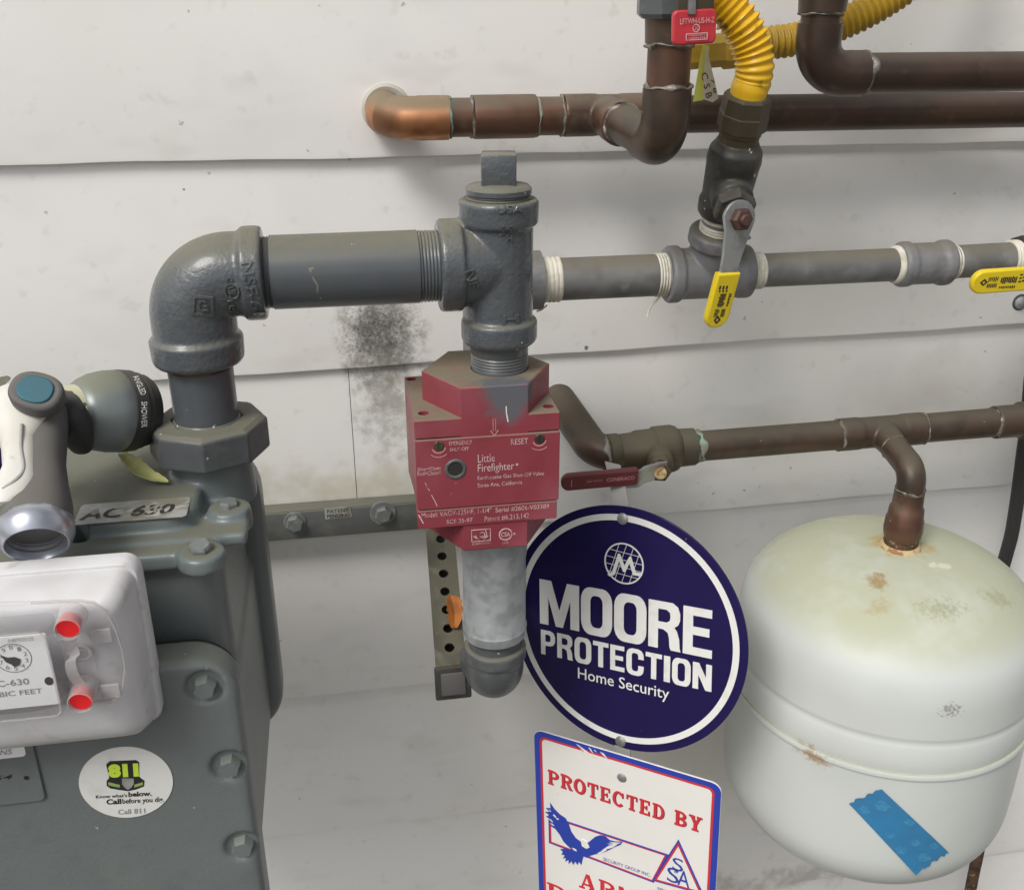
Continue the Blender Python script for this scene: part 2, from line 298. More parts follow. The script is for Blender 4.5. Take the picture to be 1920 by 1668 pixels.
frost_m = glassy('frosted_plastic', (0.90, 0.88, 0.88), 0.3, 0.30)

# ------------------------------------------------------------------ building helpers
def thing(name, label, cat, loc=(0, 0, 0), group=None):
    o = bpy.data.objects.new(name, None); col.objects.link(o)
    o.location = loc; o.empty_display_size = 0.02
    o['label'] = label; o['category'] = cat
    if group: o['group'] = group
    return o
def tag(o, label, cat, group=None):
    o['label'] = label; o['category'] = cat
    if group: o['group'] = group
    return o
def obj(name, me, m, parent=None, sharp=38):
    if isinstance(me, bmesh.types.BMesh):
        bm = me; me = bpy.data.meshes.new(name); bm.to_mesh(me); bm.free()
    o = bpy.data.objects.new(name, me); col.objects.link(o)
    me.materials.clear(); me.materials.append(m)
    if sharp is not None and len(me.polygons):
        me.polygons.foreach_set('use_smooth', [True] * len(me.polygons))
        me.set_sharp_from_angle(angle=math.radians(sharp))
    if parent:
        o.parent = parent
        if parent.type == 'EMPTY': o.matrix_parent_inverse = Matrix.Translation(-parent.location)
    return o
def axes(d):
    d = Vector(d).normalized()
    a = Vector((0, 0, 1)) if abs(d.z) < 0.9 else Vector((1, 0, 0))
    u = d.cross(a).normalized(); return u, d.cross(u).normalized(), d
def lathe(bm, A, d, prof, seg=40, phase=0.0, cap=True, ref=None):
    """turn the profile (t, r) about the axis A + t*d"""
    u, v, d = axes(d)
    if ref is not None:
        u = (Vector(ref) - d * Vector(ref).dot(d)).normalized(); v = d.cross(u)
    A = Vector(A); rings = []
    for t, r in prof:
        rings.append([bm.verts.new(A + d * t + (u * math.cos(2 * PI * k / seg + phase) + v * math.sin(2 * PI * k / seg + phase)) * max(r, 1e-5)) for k in range(seg)])
    for a, b in zip(rings, rings[1:]):
        for k in range(seg): bm.faces.new((a[k], a[(k + 1) % seg], b[(k + 1) % seg], b[k]))
    if cap:
        bm.faces.new(rings[0][::-1]); bm.faces.new(rings[-1])
    return bm
def LA(A, d, prof, **k):
    bm = bmesh.new(); lathe(bm, A, d, prof, **k); bmesh.ops.recalc_face_normals(bm, faces=bm.faces); return bm
def cyl(bm, A, B, r, seg=40, ch=0.0):
    A, B = Vector(A), Vector(B); L = (B - A).length
    return lathe(bm, A, B - A, [(0, r - ch), (ch, r), (L - ch, r), (L, r - ch)] if ch else [(0, r), (L, r)], seg)
def tube(bm, pts, rad, seg=24, cap=True, up=None):
    """sweep circles along the points; rad is one radius or one for each point"""
    pts = [Vector(p) for p in pts]; n = len(pts); rings = []
    t0 = (pts[1] - pts[0]).normalized(); u = axes(t0)[0]
    prev = t0
    for i, p in enumerate(pts):
        t = (pts[min(i + 1, n - 1)] - pts[max(i - 1, 0)]).normalized()
        q = prev.rotation_difference(t); u = q @ u; prev = t; v = t.cross(u)
        r = rad[i] if isinstance(rad, (list, tuple)) else rad
        rings.append([bm.verts.new(p + (u * math.cos(2 * PI * k / seg) + v * math.sin(2 * PI * k / seg)) * r) for k in range(seg)])
    for a, b in zip(rings, rings[1:]):
        for k in range(seg): bm.faces.new((a[k], a[(k + 1) % seg], b[(k + 1) % seg], b[k]))
    if cap: bm.faces.new(rings[0][::-1]); bm.faces.new(rings[-1])
    return bm
def TU(pts, rad, **k):
    bm = bmesh.new(); tube(bm, pts, rad, **k); bmesh.ops.recalc_face_normals(bm, faces=bm.faces); return bm
def bend(A, K, B, R, n=14):
    """polyline from A to B with a round corner of radius R at K"""
    A, K, B = Vector(A), Vector(K), Vector(B)
    a = (A - K).normalized(); b = (B - K).normalized()
    ang = a.angle(b); t = R / math.tan(ang / 2); c = K + (a + b).normalized() * (R / math.sin(ang / 2))
    p0, p1 = K + a * t, K + b * t
    out = [A]
    q = (p0 - c).rotation_difference(p1 - c); e = (p0 - c)
    for i in range(n + 1):
        out.append(c + Quaternion().slerp(q, i / n) @ e)
    out.append(B); return out
def spline(pts, n=12):
    pts = [Vector(p) for p in pts]; P_ = [pts[0] * 2 - pts[1]] + pts + [pts[-1] * 2 - pts[-2]]; out = []
    for i in range(1, len(P_) - 2):
        a, b, c, d = P_[i - 1:i + 3]
        for k in range(n):
            t = k / n
            out.append(0.5 * ((2 * b) + (c - a) * t + (2 * a - 5 * b + 4 * c - d) * t * t + (3 * b - a - 3 * c + d) * t ** 3))
    out.append(pts[-1]); return out
def resample(pts, step):
    out = [pts[0]]; acc = 0
    for a, b in zip(pts, pts[1:]):
        L = (b - a).length
        while acc + L >= step:
            f = (step - acc) / L; a = a.lerp(b, f); L = (b - a).length; acc = 0; out.append(a)
        acc += L
    return out
def box(bm, lo, hi, M=None):
    vs = [bm.verts.new(Vector((x, y, z)) if M is None else M @ Vector((x, y, z))) for x in (lo[0], hi[0]) for y in (lo[1], hi[1]) for z in (lo[2], hi[2])]
    for f in ((0, 1, 3, 2), (4, 6, 7, 5), (0, 4, 5, 1), (2, 3, 7, 6), (0, 2, 6, 4), (1, 5, 7, 3)): bm.faces.new([vs[i] for i in f])
    return bm
def RB(lo, hi, bev=0.001, seg=2, M=None):
    bm = bmesh.new(); box(bm, lo, hi, M); bmesh.ops.recalc_face_normals(bm, faces=bm.faces)
    if bev: bmesh.ops.bevel(bm, geom=list(bm.edges), offset=bev, segments=seg, profile=0.5, affect='EDGES')
    return bm
def rrect(x0, y0, x1, y1, r, n=7):
    out = []
    rs = r if isinstance(r, (list, tuple)) else (r,) * 4          # tr, tl, bl, br
    for (cx, cy, a0, rr) in ((x1 - rs[0], y1 - rs[0], 0, rs[0]), (x0 + rs[1], y1 - rs[1], 90, rs[1]), (x0 + rs[2], y0 + rs[2], 180, rs[2]), (x1 - rs[3], y0 + rs[3], 270, rs[3])):
        for k in range(n + 1):
            a = math.radians(a0 + 90 * k / n); out.append((cx + rr * math.cos(a), cy + rr * math.sin(a)))
    return out
def circ(cx, cy, rx, ry=None, n=40): return [(cx + rx * math.cos(2 * PI * k / n), cy + (ry or rx) * math.sin(2 * PI * k / n)) for k in range(n)]
def shape(loops, M, depth=0.0005, bev=0.0):
    """flat outline(s) with holes, filled and given thickness; the front face lies at +depth above the frame"""
    cu = bpy.data.curves.new('s', 'CURVE'); cu.dimensions = '2D'; cu.fill_mode = 'BOTH'
    for lp in loops:
        s = cu.splines.new('POLY'); s.points.add(len(lp) - 1); s.use_cyclic_u = True
        for p, (x, y) in zip(s.points, lp): p.co = (x, y, 0, 1)
    cu.extrude = max(depth / 2 - bev, 1e-5); cu.bevel_depth = bev; cu.bevel_resolution = 2
    cu.offset = -bev
    o = bpy.data.objects.new('s', cu); col.objects.link(o)
    me = bpy.data.meshes.new_from_object(o.evaluated_get(bpy.context.evaluated_depsgraph_get()))
    bpy.data.objects.remove(o); bpy.data.curves.remove(cu)
    me.transform(M @ Matrix.Translation((0, 0, depth / 2))); return me
def words(s, M, x0, y0, x1, y1, depth=0.0002, bold=0.0, shear=0.0, curve_to=None):
    """lettering that fills the rectangle x0..x1, y0..y1 of the frame"""
    cu = bpy.data.curves.new('t', 'FONT'); cu.body = s; cu.size = 1.0; cu.offset = bold; cu.shear = shear; cu.resolution_u = 3
    o = bpy.data.objects.new('t', cu); col.objects.link(o)
    me = bpy.data.meshes.new_from_object(o.evaluated_get(bpy.context.evaluated_depsgraph_get()))
    bpy.data.objects.remove(o); bpy.data.curves.remove(cu)
    xs = [v.co.x for v in me.vertices]; ys = [v.co.y for v in me.vertices]
    ax, bx, ay, by = min(xs), max(xs), min(ys), max(ys)
    for v in me.vertices:
        v.co = (x0 + (v.co.x - ax) / (bx - ax) * (x1 - x0), y0 + (v.co.y - ay) / (by - ay) * (y1 - y0), depth)
    me.transform(M); return me
def join(meshes):
    bm = bmesh.new()
    for m in meshes: bm.from_mesh(m)
    return bm
def cast_(bm, voxel=0.0011, it=6, f=0.5, cut=None):
    """melt overlapping solids into one casting with soft fillets"""
    me = bpy.data.meshes.new('c'); bmesh.ops.recalc_face_normals(bm, faces=bm.faces); bm.to_mesh(me); bm.free()
    o = bpy.data.objects.new('c', me); col.objects.link(o)
    r = o.modifiers.new('r', 'REMESH'); r.mode = 'VOXEL'; r.voxel_size = voxel
    s = o.modifiers.new('s', 'SMOOTH'); s.iterations = it; s.factor = f
    out = bpy.data.meshes.new_from_object(o.evaluated_get(bpy.context.evaluated_depsgraph_get()))
    bpy.data.objects.remove(o); bpy.data.meshes.remove(me); return out
def cut(bm_or_me, cutters):
    """boolean difference"""
    if isinstance(bm_or_me, bmesh.types.BMesh):
        me = bpy.data.meshes.new('b'); bm_or_me.to_mesh(me); bm_or_me.free()
    else: me = bm_or_me
    o = bpy.data.objects.new('b', me); col.objects.link(o)
    bm = bmesh.new()
    for c in cutters: c(bm)
    bmesh.ops.recalc_face_normals(bm, faces=bm.faces)
    cm = bpy.data.meshes.new('k'); bm.to_mesh(cm); bm.free()
    co = bpy.data.objects.new('k', cm); col.objects.link(co)
    md = o.modifiers.new('b', 'BOOLEAN'); md.operation = 'DIFFERENCE'; md.solver = 'EXACT'; md.use_self = True; md.object = co
    out = bpy.data.meshes.new_from_object(o.evaluated_get(bpy.context.evaluated_depsgraph_get()))
    bpy.data.objects.remove(o); bpy.data.objects.remove(co); bpy.data.meshes.remove(cm)
    return out
def emboss(me, target, W, lift=0.0004):
    """lay flat lettering on a curved surface by dropping it along W"""
    t = target.data
    bv = BVHTree.FromPolygons([v.co for v in t.vertices], [tuple(p.vertices) for p in t.polygons])
    bm = bmesh.new(); bm.from_mesh(me)
    bmesh.ops.triangulate(bm, faces=bm.faces)
    g = bmesh.ops.extrude_face_region(bm, geom=list(bm.faces))
    top = [v for v in g['geom'] if isinstance(v, bmesh.types.BMVert)]
    tops = set(top); W = Vector(W).normalized()
    for v in bm.verts:
        hit = bv.ray_cast(v.co - W * 0.05, W)
        if hit[0] is None: continue
        v.co = hit[0] + hit[1] * (lift if v in tops else -0.0006)
    bmesh.ops.recalc_face_normals(bm, faces=bm.faces)
    return bm
def bolt(parent, A, d, r=0.007, h=0.005, washer=0.0, m=bolt_m, name='bolt', ref=(0.3, 0.2, 1)):
    bm = bmesh.new(); t0 = 0.0
    if washer: lathe(bm, A, d, [(0, washer), (0.0016, washer), (0.002, washer - 0.0008)], 28); t0 = 0.0018
    lathe(bm, A, d, [(t0 - 0.001, r), (t0 + h * 0.72, r), (t0 + h, r * 0.86)], 6, ref=ref)
    bmesh.ops.recalc_face_normals(bm, faces=bm.faces)
    return obj(name, bm, m, parent, 25)
def ring_prof(A, d, t0, t1, r, h): return LA(A, d, [(t0, r - 0.002), (t0, r + h * .6), ((t0 + t1) / 2, r + h), (t1, r + h * .6), (t1, r - 0.002)])
def wob(A, d, t, r, w=0.004, h=0.0012, seed=0, m=solder_m, parent=None, name='solder_joint'):
    """an uneven bead of solder or dope round a joint"""
    rnd = random.Random(seed); u, v, d = axes(d); A = Vector(A); bm = bmesh.new(); n = 48; rows = []
    ph = [rnd.uniform(0, 6.28) for _ in range(8)]
    for row in range(5):
        rr = []
        for k in range(n):
            a = 2 * PI * k / n
            off = w * 0.30 * (math.sin(2 * a + ph[0]) * .35 + math.sin(3 * a + ph[1]) * .35 + math.sin(7 * a + ph[2]) * .3)
            ww = w * (0.75 + 0.35 * math.sin(4 * a + ph[3]) + 0.2 * math.sin(9 * a + ph[4]))
            s = row / 4 - 0.5; hh = h * (1 - (2 * s) ** 2) * (0.8 + .4 * math.sin(5 * a + ph[5])) - (0.0006 if row in (0, 4) else 0)
            rr.append(bm.verts.new(A + d * (t + off + ww * s) + (u * math.cos(a) + v * math.sin(a)) * (r + hh)))
        rows.append(rr)
    for a, b in zip(rows, rows[1:]):
        for k in range(n): bm.faces.new((a[k], a[(k + 1) % n], b[(k + 1) % n], b[k]))
    bmesh.ops.recalc_face_normals(bm, faces=bm.faces)
    return obj(name, bm, m, parent)
X_, Y_, Z_ = V3((1, 0, 0)), V3((0, 1, 0)), V3((0, 0, 1))

# ================================================================== the setting
g = obj('ground', RB((-40, -40, -0.05), (40, 40, 0.0), 0), ground_m, None, None)
g['kind'] = 'structure'

wall = thing('house_wall', 'white painted horizontal lap siding wall with dirty seams behind the pipes', 'wall', (0, 0.02, 0))
def board(zb, zt, x0, x1, slope=0.0, seed=0):
    rnd = random.Random(seed); bm = bmesh.new(); rows = []
    xs = [x0]
    while xs[-1] < x1 - 0.03: xs.append(xs[-1] + (0.03 if -0.5 < xs[-1] < 1.1 else 0.25))
    xs[-1] = x1
    ph = [rnd.uniform(0, 6.3) for _ in range(6)]
    for x in xs:
        w = 0.0005 * math.sin(x * 9 + ph[0]) + 0.0004 * math.sin(x * 23 + ph[1]) + 0.0003 * math.sin(x * 57 + ph[2])
        wy = 0.0006 * math.sin(x * 6 + ph[3]) + 0.0004 * math.sin(x * 19 + ph[4])
        b = zb + slope * (x - 0.2) + w
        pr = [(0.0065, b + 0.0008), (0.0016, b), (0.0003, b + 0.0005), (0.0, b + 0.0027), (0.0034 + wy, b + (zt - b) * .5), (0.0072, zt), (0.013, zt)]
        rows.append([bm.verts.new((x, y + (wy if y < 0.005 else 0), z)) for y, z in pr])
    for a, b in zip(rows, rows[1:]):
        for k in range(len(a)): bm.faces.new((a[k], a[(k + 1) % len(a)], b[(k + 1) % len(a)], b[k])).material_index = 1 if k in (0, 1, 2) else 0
    bm.faces.new(rows[0][::-1]); bm.faces.new(rows[-1])
    bmesh.ops.recalc_face_normals(bm, faces=bm.faces)
    return bm
ZB = [2.296, 2.1125, 1.929, 1.7455, 1.562, 1.378, 1.1935, 1.0147, 0.831, 0.646, 0.462, 0.278, 0.094]
for i, z in enumerate(ZB):
    zt = (ZB[i - 1] if i else 2.48) + (0.018 if i else 0)
    sl = 0.0115 if i == 6 else 0.0
    if i == 7:
        bs = [obj('siding_board', board(z, zt, -3.0, -0.0003, sl, i), wall_m, wall, 30), obj('siding_board', board(z, zt, 0.0003, 3.0, sl, i + 40), wall_m, wall, 30)]
    else:
        bs = [obj('siding_board', board(z, zt, -3.0, 3.0, sl, i), wall_m, wall, 30)]
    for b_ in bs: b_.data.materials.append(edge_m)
obj('sheathing', RB((-3.0, 0.0135, 0.0), (3.0, 0.05, 2.5), 0), grime_m, wall, None)
#obj('soffit', RB((-3.0, -0.62, 2.50), (3.0, 0.05, 2.53), 0.002), wall_m, wall)
#obj('fascia', RB((-3.0, -0.645, 2.44), (3.0, -0.622, 2.62), 0.003), wall_m, wall)
obj('caulk_ring', LA((0.046, 0.004, 1.4165), -Y_, [(0, 0.0215), (0.004, 0.0205), (0.0055, 0.018), (0.004, 0.0135)], seg=40, cap=False), pm('old_caulk', (0.50, 0.48, 0.42), 0.7, var=[((0.25, 0.25, 0.18), 60, 0.5, 0.62, 0.8)]), wall)
# paint chips and a stub of torn siding edge under the joint
# ------------------------------------------------------------------ strut that carries the meter
t = thing('meter_bracket_strut', 'dark grey steel strut bolted flat along the wall behind the gas meter', 'bracket', (-0.05, -0.02, 1.03))
bm = RB((-0.40, -0.021, 1.0300), (0.098, -0.0175, 1.0585), 0.0006)
m2 = RB((-0.40, -0.0195, 1.0585 - 0.003), (0.098, 0.0, 1.0585), 0.0006)
m3 = RB((-0.40, -0.0195, 1.0300), (0.098, 0.0, 1.0330), 0.0006)
for b_ in (m2, m3):
    me = bpy.data.meshes.new('x'); b_.to_mesh(me); b_.free(); bm.from_mesh(me)
obj('channel', bm, strut_m, t)
for (x, y, w) in ((553, 978, 0.0105), (718, 961, 0.0125)):
    p = P(x, y, -0.021); p.y = -0.0205
    bolt(t, p, -Y_, 0.0082, 0.0065, w, bolt_m)
c = P(634, 961, -0.0212); fr = front((c.x, -0.0212, c.z))
pl = obj('notice_label', shape([rrect(-0.0125, -0.0058, 0.0125, 0.0058, 0.001)], fr, 0.0003), label_m, t)
obj('lettering', join([words('PATENT', fr, -0.010, 0.0005, 0.010, 0.0042, 0.0005), words('PENDING', fr, -0.0108, -0.0048, 0.0108, -0.0010, 0.0005, 0.012)]), ink_m, pl)

# perforated arm
A0, A1 = V3((0.0755, -0.010, 1.085)), V3((0.0677, -0.1985, 0.9790))
t = thing('perforated_steel_arm', 'short perforated square steel arm jutting from the wall under the red valve', 'bracket', A0)
dv = (A1 - A0).normalized(); sx = dv.cross(V3((0, 0.5, 1))).normalized() * -1
if sx.x < 0: sx = -sx
FRa = Matrix((sx, dv, sx.cross(dv))).transposed().to_4x4(); FRa.translation = A0
if FRa.col[2].z < 0:
    FRa = Matrix((-sx, dv, (-sx).cross(dv))).transposed().to_4x4(); FRa.translation = A0
La = (A1 - A0).length; w = 0.0128
top = shape([[(-w, 0), (w, 0), (w, La), (-w, La)]] + [circ(0, La - 0.026 - 0.0178 * k, 0.0042, 0.0042, 16) for k in range(11)], FRa @ Matrix.Translation((0, 0, w - 0.0022)), 0.0022)
sides = bmesh.new()
box(sides, (-w, 0, -w), (-w + 0.0022, La, w - 0.0023), FRa); box(sides, (w - 0.0022, 0, -w), (w, La, w - 0.0023), FRa); box(sides, (-w + 0.0022, 0, -w), (w - 0.0022, La, -w + 0.0022), FRa)
bmesh.ops.recalc_face_normals(sides, faces=sides.faces)
obj('perforated_face', top, perf_m, t); obj('channel', sides, perf_m, t, None)
ec = P(850, 1281, -0.2115)
Me = Matrix.Translation(ec) @ Matrix.Rotation(math.radians(-12), 4, 'X')
e = obj('end_cap', RB((-0.0148, 0.0, -0.0142), (0.0148, 0.006, 0.0142), 0.0015, 2, Me), black_m, t)
obj('end_cap_plug', RB((-0.0102, -0.0022, -0.0098), (0.0102, 0.001, 0.0098), 0.0014, 2, Me), nz_grey, e)

def leaf(name, pts, width, m, label, seed, cat='leaf', curl=0.3):
    pts = resample(spline(pts, 10), (Vector(pts[0]) - Vector(pts[-1])).length / 16); n = len(pts); bm = bmesh.new(); rows = []; rnd = random.Random(seed)
    for i, p in enumerate(pts):
        s = i / (n - 1); d = (pts[min(i + 1, n - 1)] - pts[max(i - 1, 0)]).normalized(); side = d.cross(V3((0, -0.6, 1))).normalized(); nn = side.cross(d)
        wv = width * (math.sin(PI * min(1, s * 0.93 + 0.07)) ** 0.7) * rnd.uniform(0.85, 1.12) + 0.0004
        rows.append([bm.verts.new(p + side * wv * q + nn * (abs(q) * wv * curl + 0.0006 * math.sin(9 * s + q))) for q in (-1, -0.5, 0, 0.5, 1)])
    for a, b in zip(rows, rows[1:]):
        for k in range(4): bm.faces.new((a[k], a[k + 1], b[k + 1], b[k]))
    g_ = bmesh.ops.extrude_face_region(bm, geom=list(bm.faces)); bmesh.ops.translate(bm, vec=(0, -0.0002, 0.0005), verts=[v for v in g_['geom'] if isinstance(v, bmesh.types.BMVert)])
    bmesh.ops.recalc_face_normals(bm, faces=bm.faces)
    return tag(obj(name, bm, m, None, 60), label, cat)
q = FRa @ V3((0.0, La - 0.058, w + 0.001)) + X_ * 0.0045
leaf('dry_leaf', [q + V3((0, -0.016, -0.006)), q + V3((0.002, -0.004, 0.004)), q + V3((0, 0.012, 0.010))], 0.0066, oleaf_m, 'small orange brown curled leaf lying on the perforated steel arm', 3, curl=0.8)

# ================================================================== copper lines at the top
YC, ZC = -0.045, 1.4135
t = thing('copper_water_line', 'long brown copper water pipe with bright elbow turning into the siding', 'pipe', (0.044, 0, ZC))
rp, rf = 0.0150, 0.0168
obj('pipe', TU([(0.09, YC, ZC), (1.7, YC, ZC - 0.006)], rp, seg=40), cop_dark_m, t)
obj('pipe', TU([(0.085, YC, ZC), (0.215, YC, ZC - 0.0003)], rp + 0.0001, seg=40), cop_m, t)
el = bend((0.044, 0.012, ZC + 0.003), (0.044, YC, ZC), (0.0925, YC, ZC), 0.025)
obj('elbow', TU(el, [rf - 0.0006] * 2 + [rf] * (len(el) - 4) + [rf + 0.0004] * 2, seg=40), cop_br_m, t)
wob((0.0935, YC, ZC), X_, 0, rp + 0.0003, 0.0035, 0.0016, 1, verd_m, t)
xc0, xc1 = P(887, 217, YC).x, P(1003, 217, YC).x
cp = obj('coupling', LA((xc0, YC, ZC), X_, [(0, rp - .001), (0, rf), (0.002, rf + 0.0003), (xc1 - xc0 - 0.002, rf + 0.0003), (xc1 - xc0, rf), (xc1 - xc0, rp - .001)]), cop_m, t)
wob((xc0, YC, ZC), X_, -0.001, rp + 0.0003, 0.0035, 0.0018, 2, solder_m, t)
wob((xc1, YC, ZC), X_, 0.0015, rp + 0.0001, 0.004, 0.0014, 3, verd_m, t)
xt = P(1055, 217, YC).x
BX = 0.2225; BY = -0.192
bm = bmesh.new()
lathe(bm, (xt, YC, ZC), X_, [(0, rf), (0.026, rf), (0.030, rf - 0.0006), (0.046, rf - 0.0006), (0.05, rf), (0.074, rf)])
tee_z = ZC - 0.004
lathe(bm, (BX, YC, ZC), (0.004, -1, -0.045), [(0, rf - 0.001), (0.03, rf - 0.0008), (0.031, rf + 0.0004), (0.05, rf + 0.0004)])
obj('tee', cast_(bm, 0.0011, 3), cop_m, t)
wob((xt, YC, ZC), X_, -0.0012, rp + 0.0003, 0.0035, 0.0018, 4, solder_m, t)
K = V3((0.2265, BY, ZC - 0.0065)); S = V3((BX, YC, ZC))
db = (K - S).normalized()
obj('branch_pipe', TU([S + db * 0.03, K - db * 0.024], rp - 0.0002, seg=40), old_cop_m, t)
wob(S + db * 0.0505, db, 0, rp + 0.0002, 0.004, 0.0014, 5, solder_m, t)
Tt = K + Z_ * 0.10
el = bend(K - db * 0.040, K, K + Z_ * 0.038, 0.023)
obj('branch_elbow', TU(el, rf - 0.0001, seg=40), old_cop_m, t)
wob(K, Z_, 0.039, rp + 0.0006, 0.0045, 0.002, 6, solder_m, t)
obj('riser', TU([K + Z_ * 0.03, K + Z_ * 0.085], rp - 0.0003, seg=40), cop_m, t)
wob(K, Z_, 0.0655, rp + 0.0006, 0.0045, 0.002, 7, solder_m, t)
# valve at the top
q = K
v = thing('red_handled_water_valve', 'brass ball valve with red handle on the copper riser at the top edge', 'valve', K + Z_ * 0.066)
bm = bmesh.new(); lathe(bm, K + Z_ * 0.0665, Z_, [(0, rf), (0.013, rf + 0.0006), (0.016, rf + 0.001)])
obj('socket', bm, old_cop_m, v)
obj('hex_end', LA(K + Z_ * 0.0815, Z_, [(0, 0.0205), (0.003, 0.0242), (0.0175, 0.0242), (0.02, 0.022)], seg=8, phase=0.2), worn_m, v, 25)
bm = bmesh.new(); lathe(bm, K + Z_ * 0.100, Z_, [(0, 0.019), (0.006, 0.0215), (0.03, 0.0225), (0.055, 0.02), (0.07, 0.018)])
lathe(bm, K + Z_ * 0.125, -Y_, [(0, 0.012), (0.034, 0.010)])
obj('body', bm, brass_m, v)
obj('upper_pipe', TU([K + Z_ * 0.16, K + Z_ * 0.9], rp - 0.0003, seg=32), cop_m, v)
hx0, hz0 = P(1263, 50, -0.236), P(1344, 50, -0.236)
pz1, pz0 = P(1300, 20, -0.236).z, P(1300, 86, -0.236).z
fr = frame((hx0.x, -0.236, pz0), (1, 0, 0.05), (-0.03, 0.0, 1))
wd, ht = hz0.x - hx0.x, pz1 - pz0
hd = obj('handle_grip', shape([rrect(0, 0, wd, ht, 0.0035)], fr @ Matrix.Translation((0, 0, -0.004)), 0.005, 0.0012), redh_m, v)
obj('lettering', join([words('LFTWH-US-H-Z', fr, 0.004, ht * .60, wd * .93, ht * .76, 0.0023, 0.0), words('UL', fr, wd * .44, ht * .42, wd * .58, ht * .52, 0.0023)]
    + [shape([circ(wd * .51, ht * .47, 0.0024), circ(wd * .51, ht * .47, 0.0019)], fr @ Matrix.Translation((0, 0, 0.0021)), 0.0003), shape([rrect(wd * .28, ht * .13, wd * .78, ht * .33, 0.0004), rrect(wd * .30, ht * .15, wd * .76, ht * .31, 0.0003)], fr @ Matrix.Translation((0, 0, 0.0021)), 0.0003),
       words('WARRANTY', fr, wd * .33, ht * .245, wd * .73, ht * .295, 0.0023), words('COMPLETE', fr, wd * .33, ht * .165, wd * .73, ht * .215, 0.0023)]), pale_m, hd)
lv = obj('lever', RB((wd * .1, ht - 0.006, -0.0035), (wd * .95, ht + 0.028, 0.0), 0.001, 2, fr), brass_m, v)
obj('lever_rib', RB((wd * .32, ht - 0.003, 0.0), (wd * .5, ht + 0.028, 0.003), 0.001, 2, fr), steel_m, lv)

# upper right line
YU = -0.155
t = thing('copper_return_line', 'dark brown copper pipe with elbow and riser at the top right', 'pipe', P(1530, 130, YU))
KU = V3((P(1528, 136, YU).x, YU, P(1770, 136, YU).z)); ru, fu = 0.0142, 0.0160
obj('pipe', TU([KU + X_ * 0.03, KU + X_ * 1.3], ru, seg=40), cop_dark_m, t)
obj('elbow', TU(bend(KU + X_ * 0.037, KU, KU + Z_ * 0.034, 0.022), fu, seg=40), cop_dark_m, t)
wob(KU, X_, 0.039, ru + 0.0003, 0.0075, 0.0016, 11, solder_m, t)
obj('riser', TU([KU + Z_ * 0.03, KU + Z_ * 0.85], ru, seg=40), cop_dark_m, t)
obj('fitting', LA(KU + Z_ * 0.0415, Z_, [(0, fu + 0.0005), (0.009, fu + 0.0012), (0.010, fu - 0.001), (0.0125, fu - 0.001), (0.0135, fu + 0.0015), (0.09, fu + 0.0015)]), old_cop_m, t)
wob(KU, Z_, 0.0405, ru + 0.0008, 0.004, 0.0016, 12, solder_m, t)

# ================================================================== gas branch line on the right
YG, ZG = -0.125, 1.2985
t = thing('grey_gas_line', 'dull grey threaded gas pipe with tee and coupling running right along the wall', 'pipe', (0.16, YG, ZG))
def gx(x): return P(x, 505, YG).x
def thread(A, d, t0, t1, r, pitch=0.0022, h=0.0006, m=tape_m, name='thread_tape', parent=None, cone=0.0):
    prof = [(t0, r - 0.004)]; k = t0; L = t1 - t0
    while k < t1 - 1e-6:
        c_ = cone * (k - t0) / L
        prof += [(k, r - c_), (k + pitch * .3, r + h - c_), (k + pitch * .7, r + h - c_), (k + pitch, r - c_)]; k += pitch
    prof.append((k, r - 0.004)); return obj(name, LA(A, d, prof), m, parent, 60)
x0, x1 = gx(1018), gx(1232)
obj('nipple', TU([(x0 - 0.03, YG, ZG), (x1 + 0.02, YG, ZG)], 0.0167, seg=40), dgalv_m, t)
thread((x0 - 0.004, YG, ZG), X_, 0, 0.0155, 0.0170, 0.0035, 0.0008, parent=t)
thread((x1, YG, ZG), X_, -0.002, 0.012, 0.0164, 0.0023, 0.0009, parent=t)
# hidden elbow behind the tee that feeds the line
obj('feed_elbow', TU(bend((x0 - 0.002, YG, ZG), (x0 - 0.041, YG, ZG), (x0 - 0.041, YG, ZG - 0.06), 0.03), 0.023, seg=32), dfit_m, t)
obj('feed_riser', TU([(x0 - 0.041, YG, ZG - 0.055), (x0 - 0.041, YG, 1.03)], 0.0166, seg=32), dgalv_m, t)
xl, xr = gx(1249), gx(1404); xm = gx(1330)
GS = V3((xm, YG, ZG)); GE = P(1399, 196, -0.168); dg = (GE - GS).normalized()
bm = bmesh.new()
lathe(bm, (xl, YG, ZG), X_, [(0, 0.0215), (0.002, 0.0228), (0.0095, 0.0228), (0.0115, 0.0205), (xr - xl - 0.0115, 0.0205), (xr - xl - 0.0095, 0.0215), (xr - xl - 0.002, 0.0215), (xr - xl, 0.0205)])
lathe(bm, GS, dg, [(0, 0.0190), (0.026, 0.0195), (0.028, 0.0225), (0.0365, 0.0225), (0.0385, 0.0210)])
obj('tee', cast_(bm, 0.001, 7), dfit_m, t)
thread((xr, YG, ZG), X_, -0.002, 0.0105, 0.0139, 0.0026, 0.0010, parent=t)
xc0, xc1 = gx(1672), gx(1776)
obj('pipe', TU([(xr - 0.01, YG, ZG), (xc0 + 0.01, YG, ZG)], 0.0136, seg=40), dgalv_m, t)
thread((xc0, YG, ZG), X_, 0.000, 0.013, 0.0146, 0.0065, 0.0012, parent=t)
L = xc1 - xc0
cpl = obj('coupling', cast_(LA((xc0 + 0.004, YG, ZG), X_, [(0, 0.0168), (0.003, 0.0188), (0.009, 0.0188), (0.012, 0.0172), (L - 0.016, 0.0172), (L - 0.012, 0.0190), (L - 0.006, 0.0190), (L - 0.004, 0.0172)]), 0.001, 6), dfit_m, t)
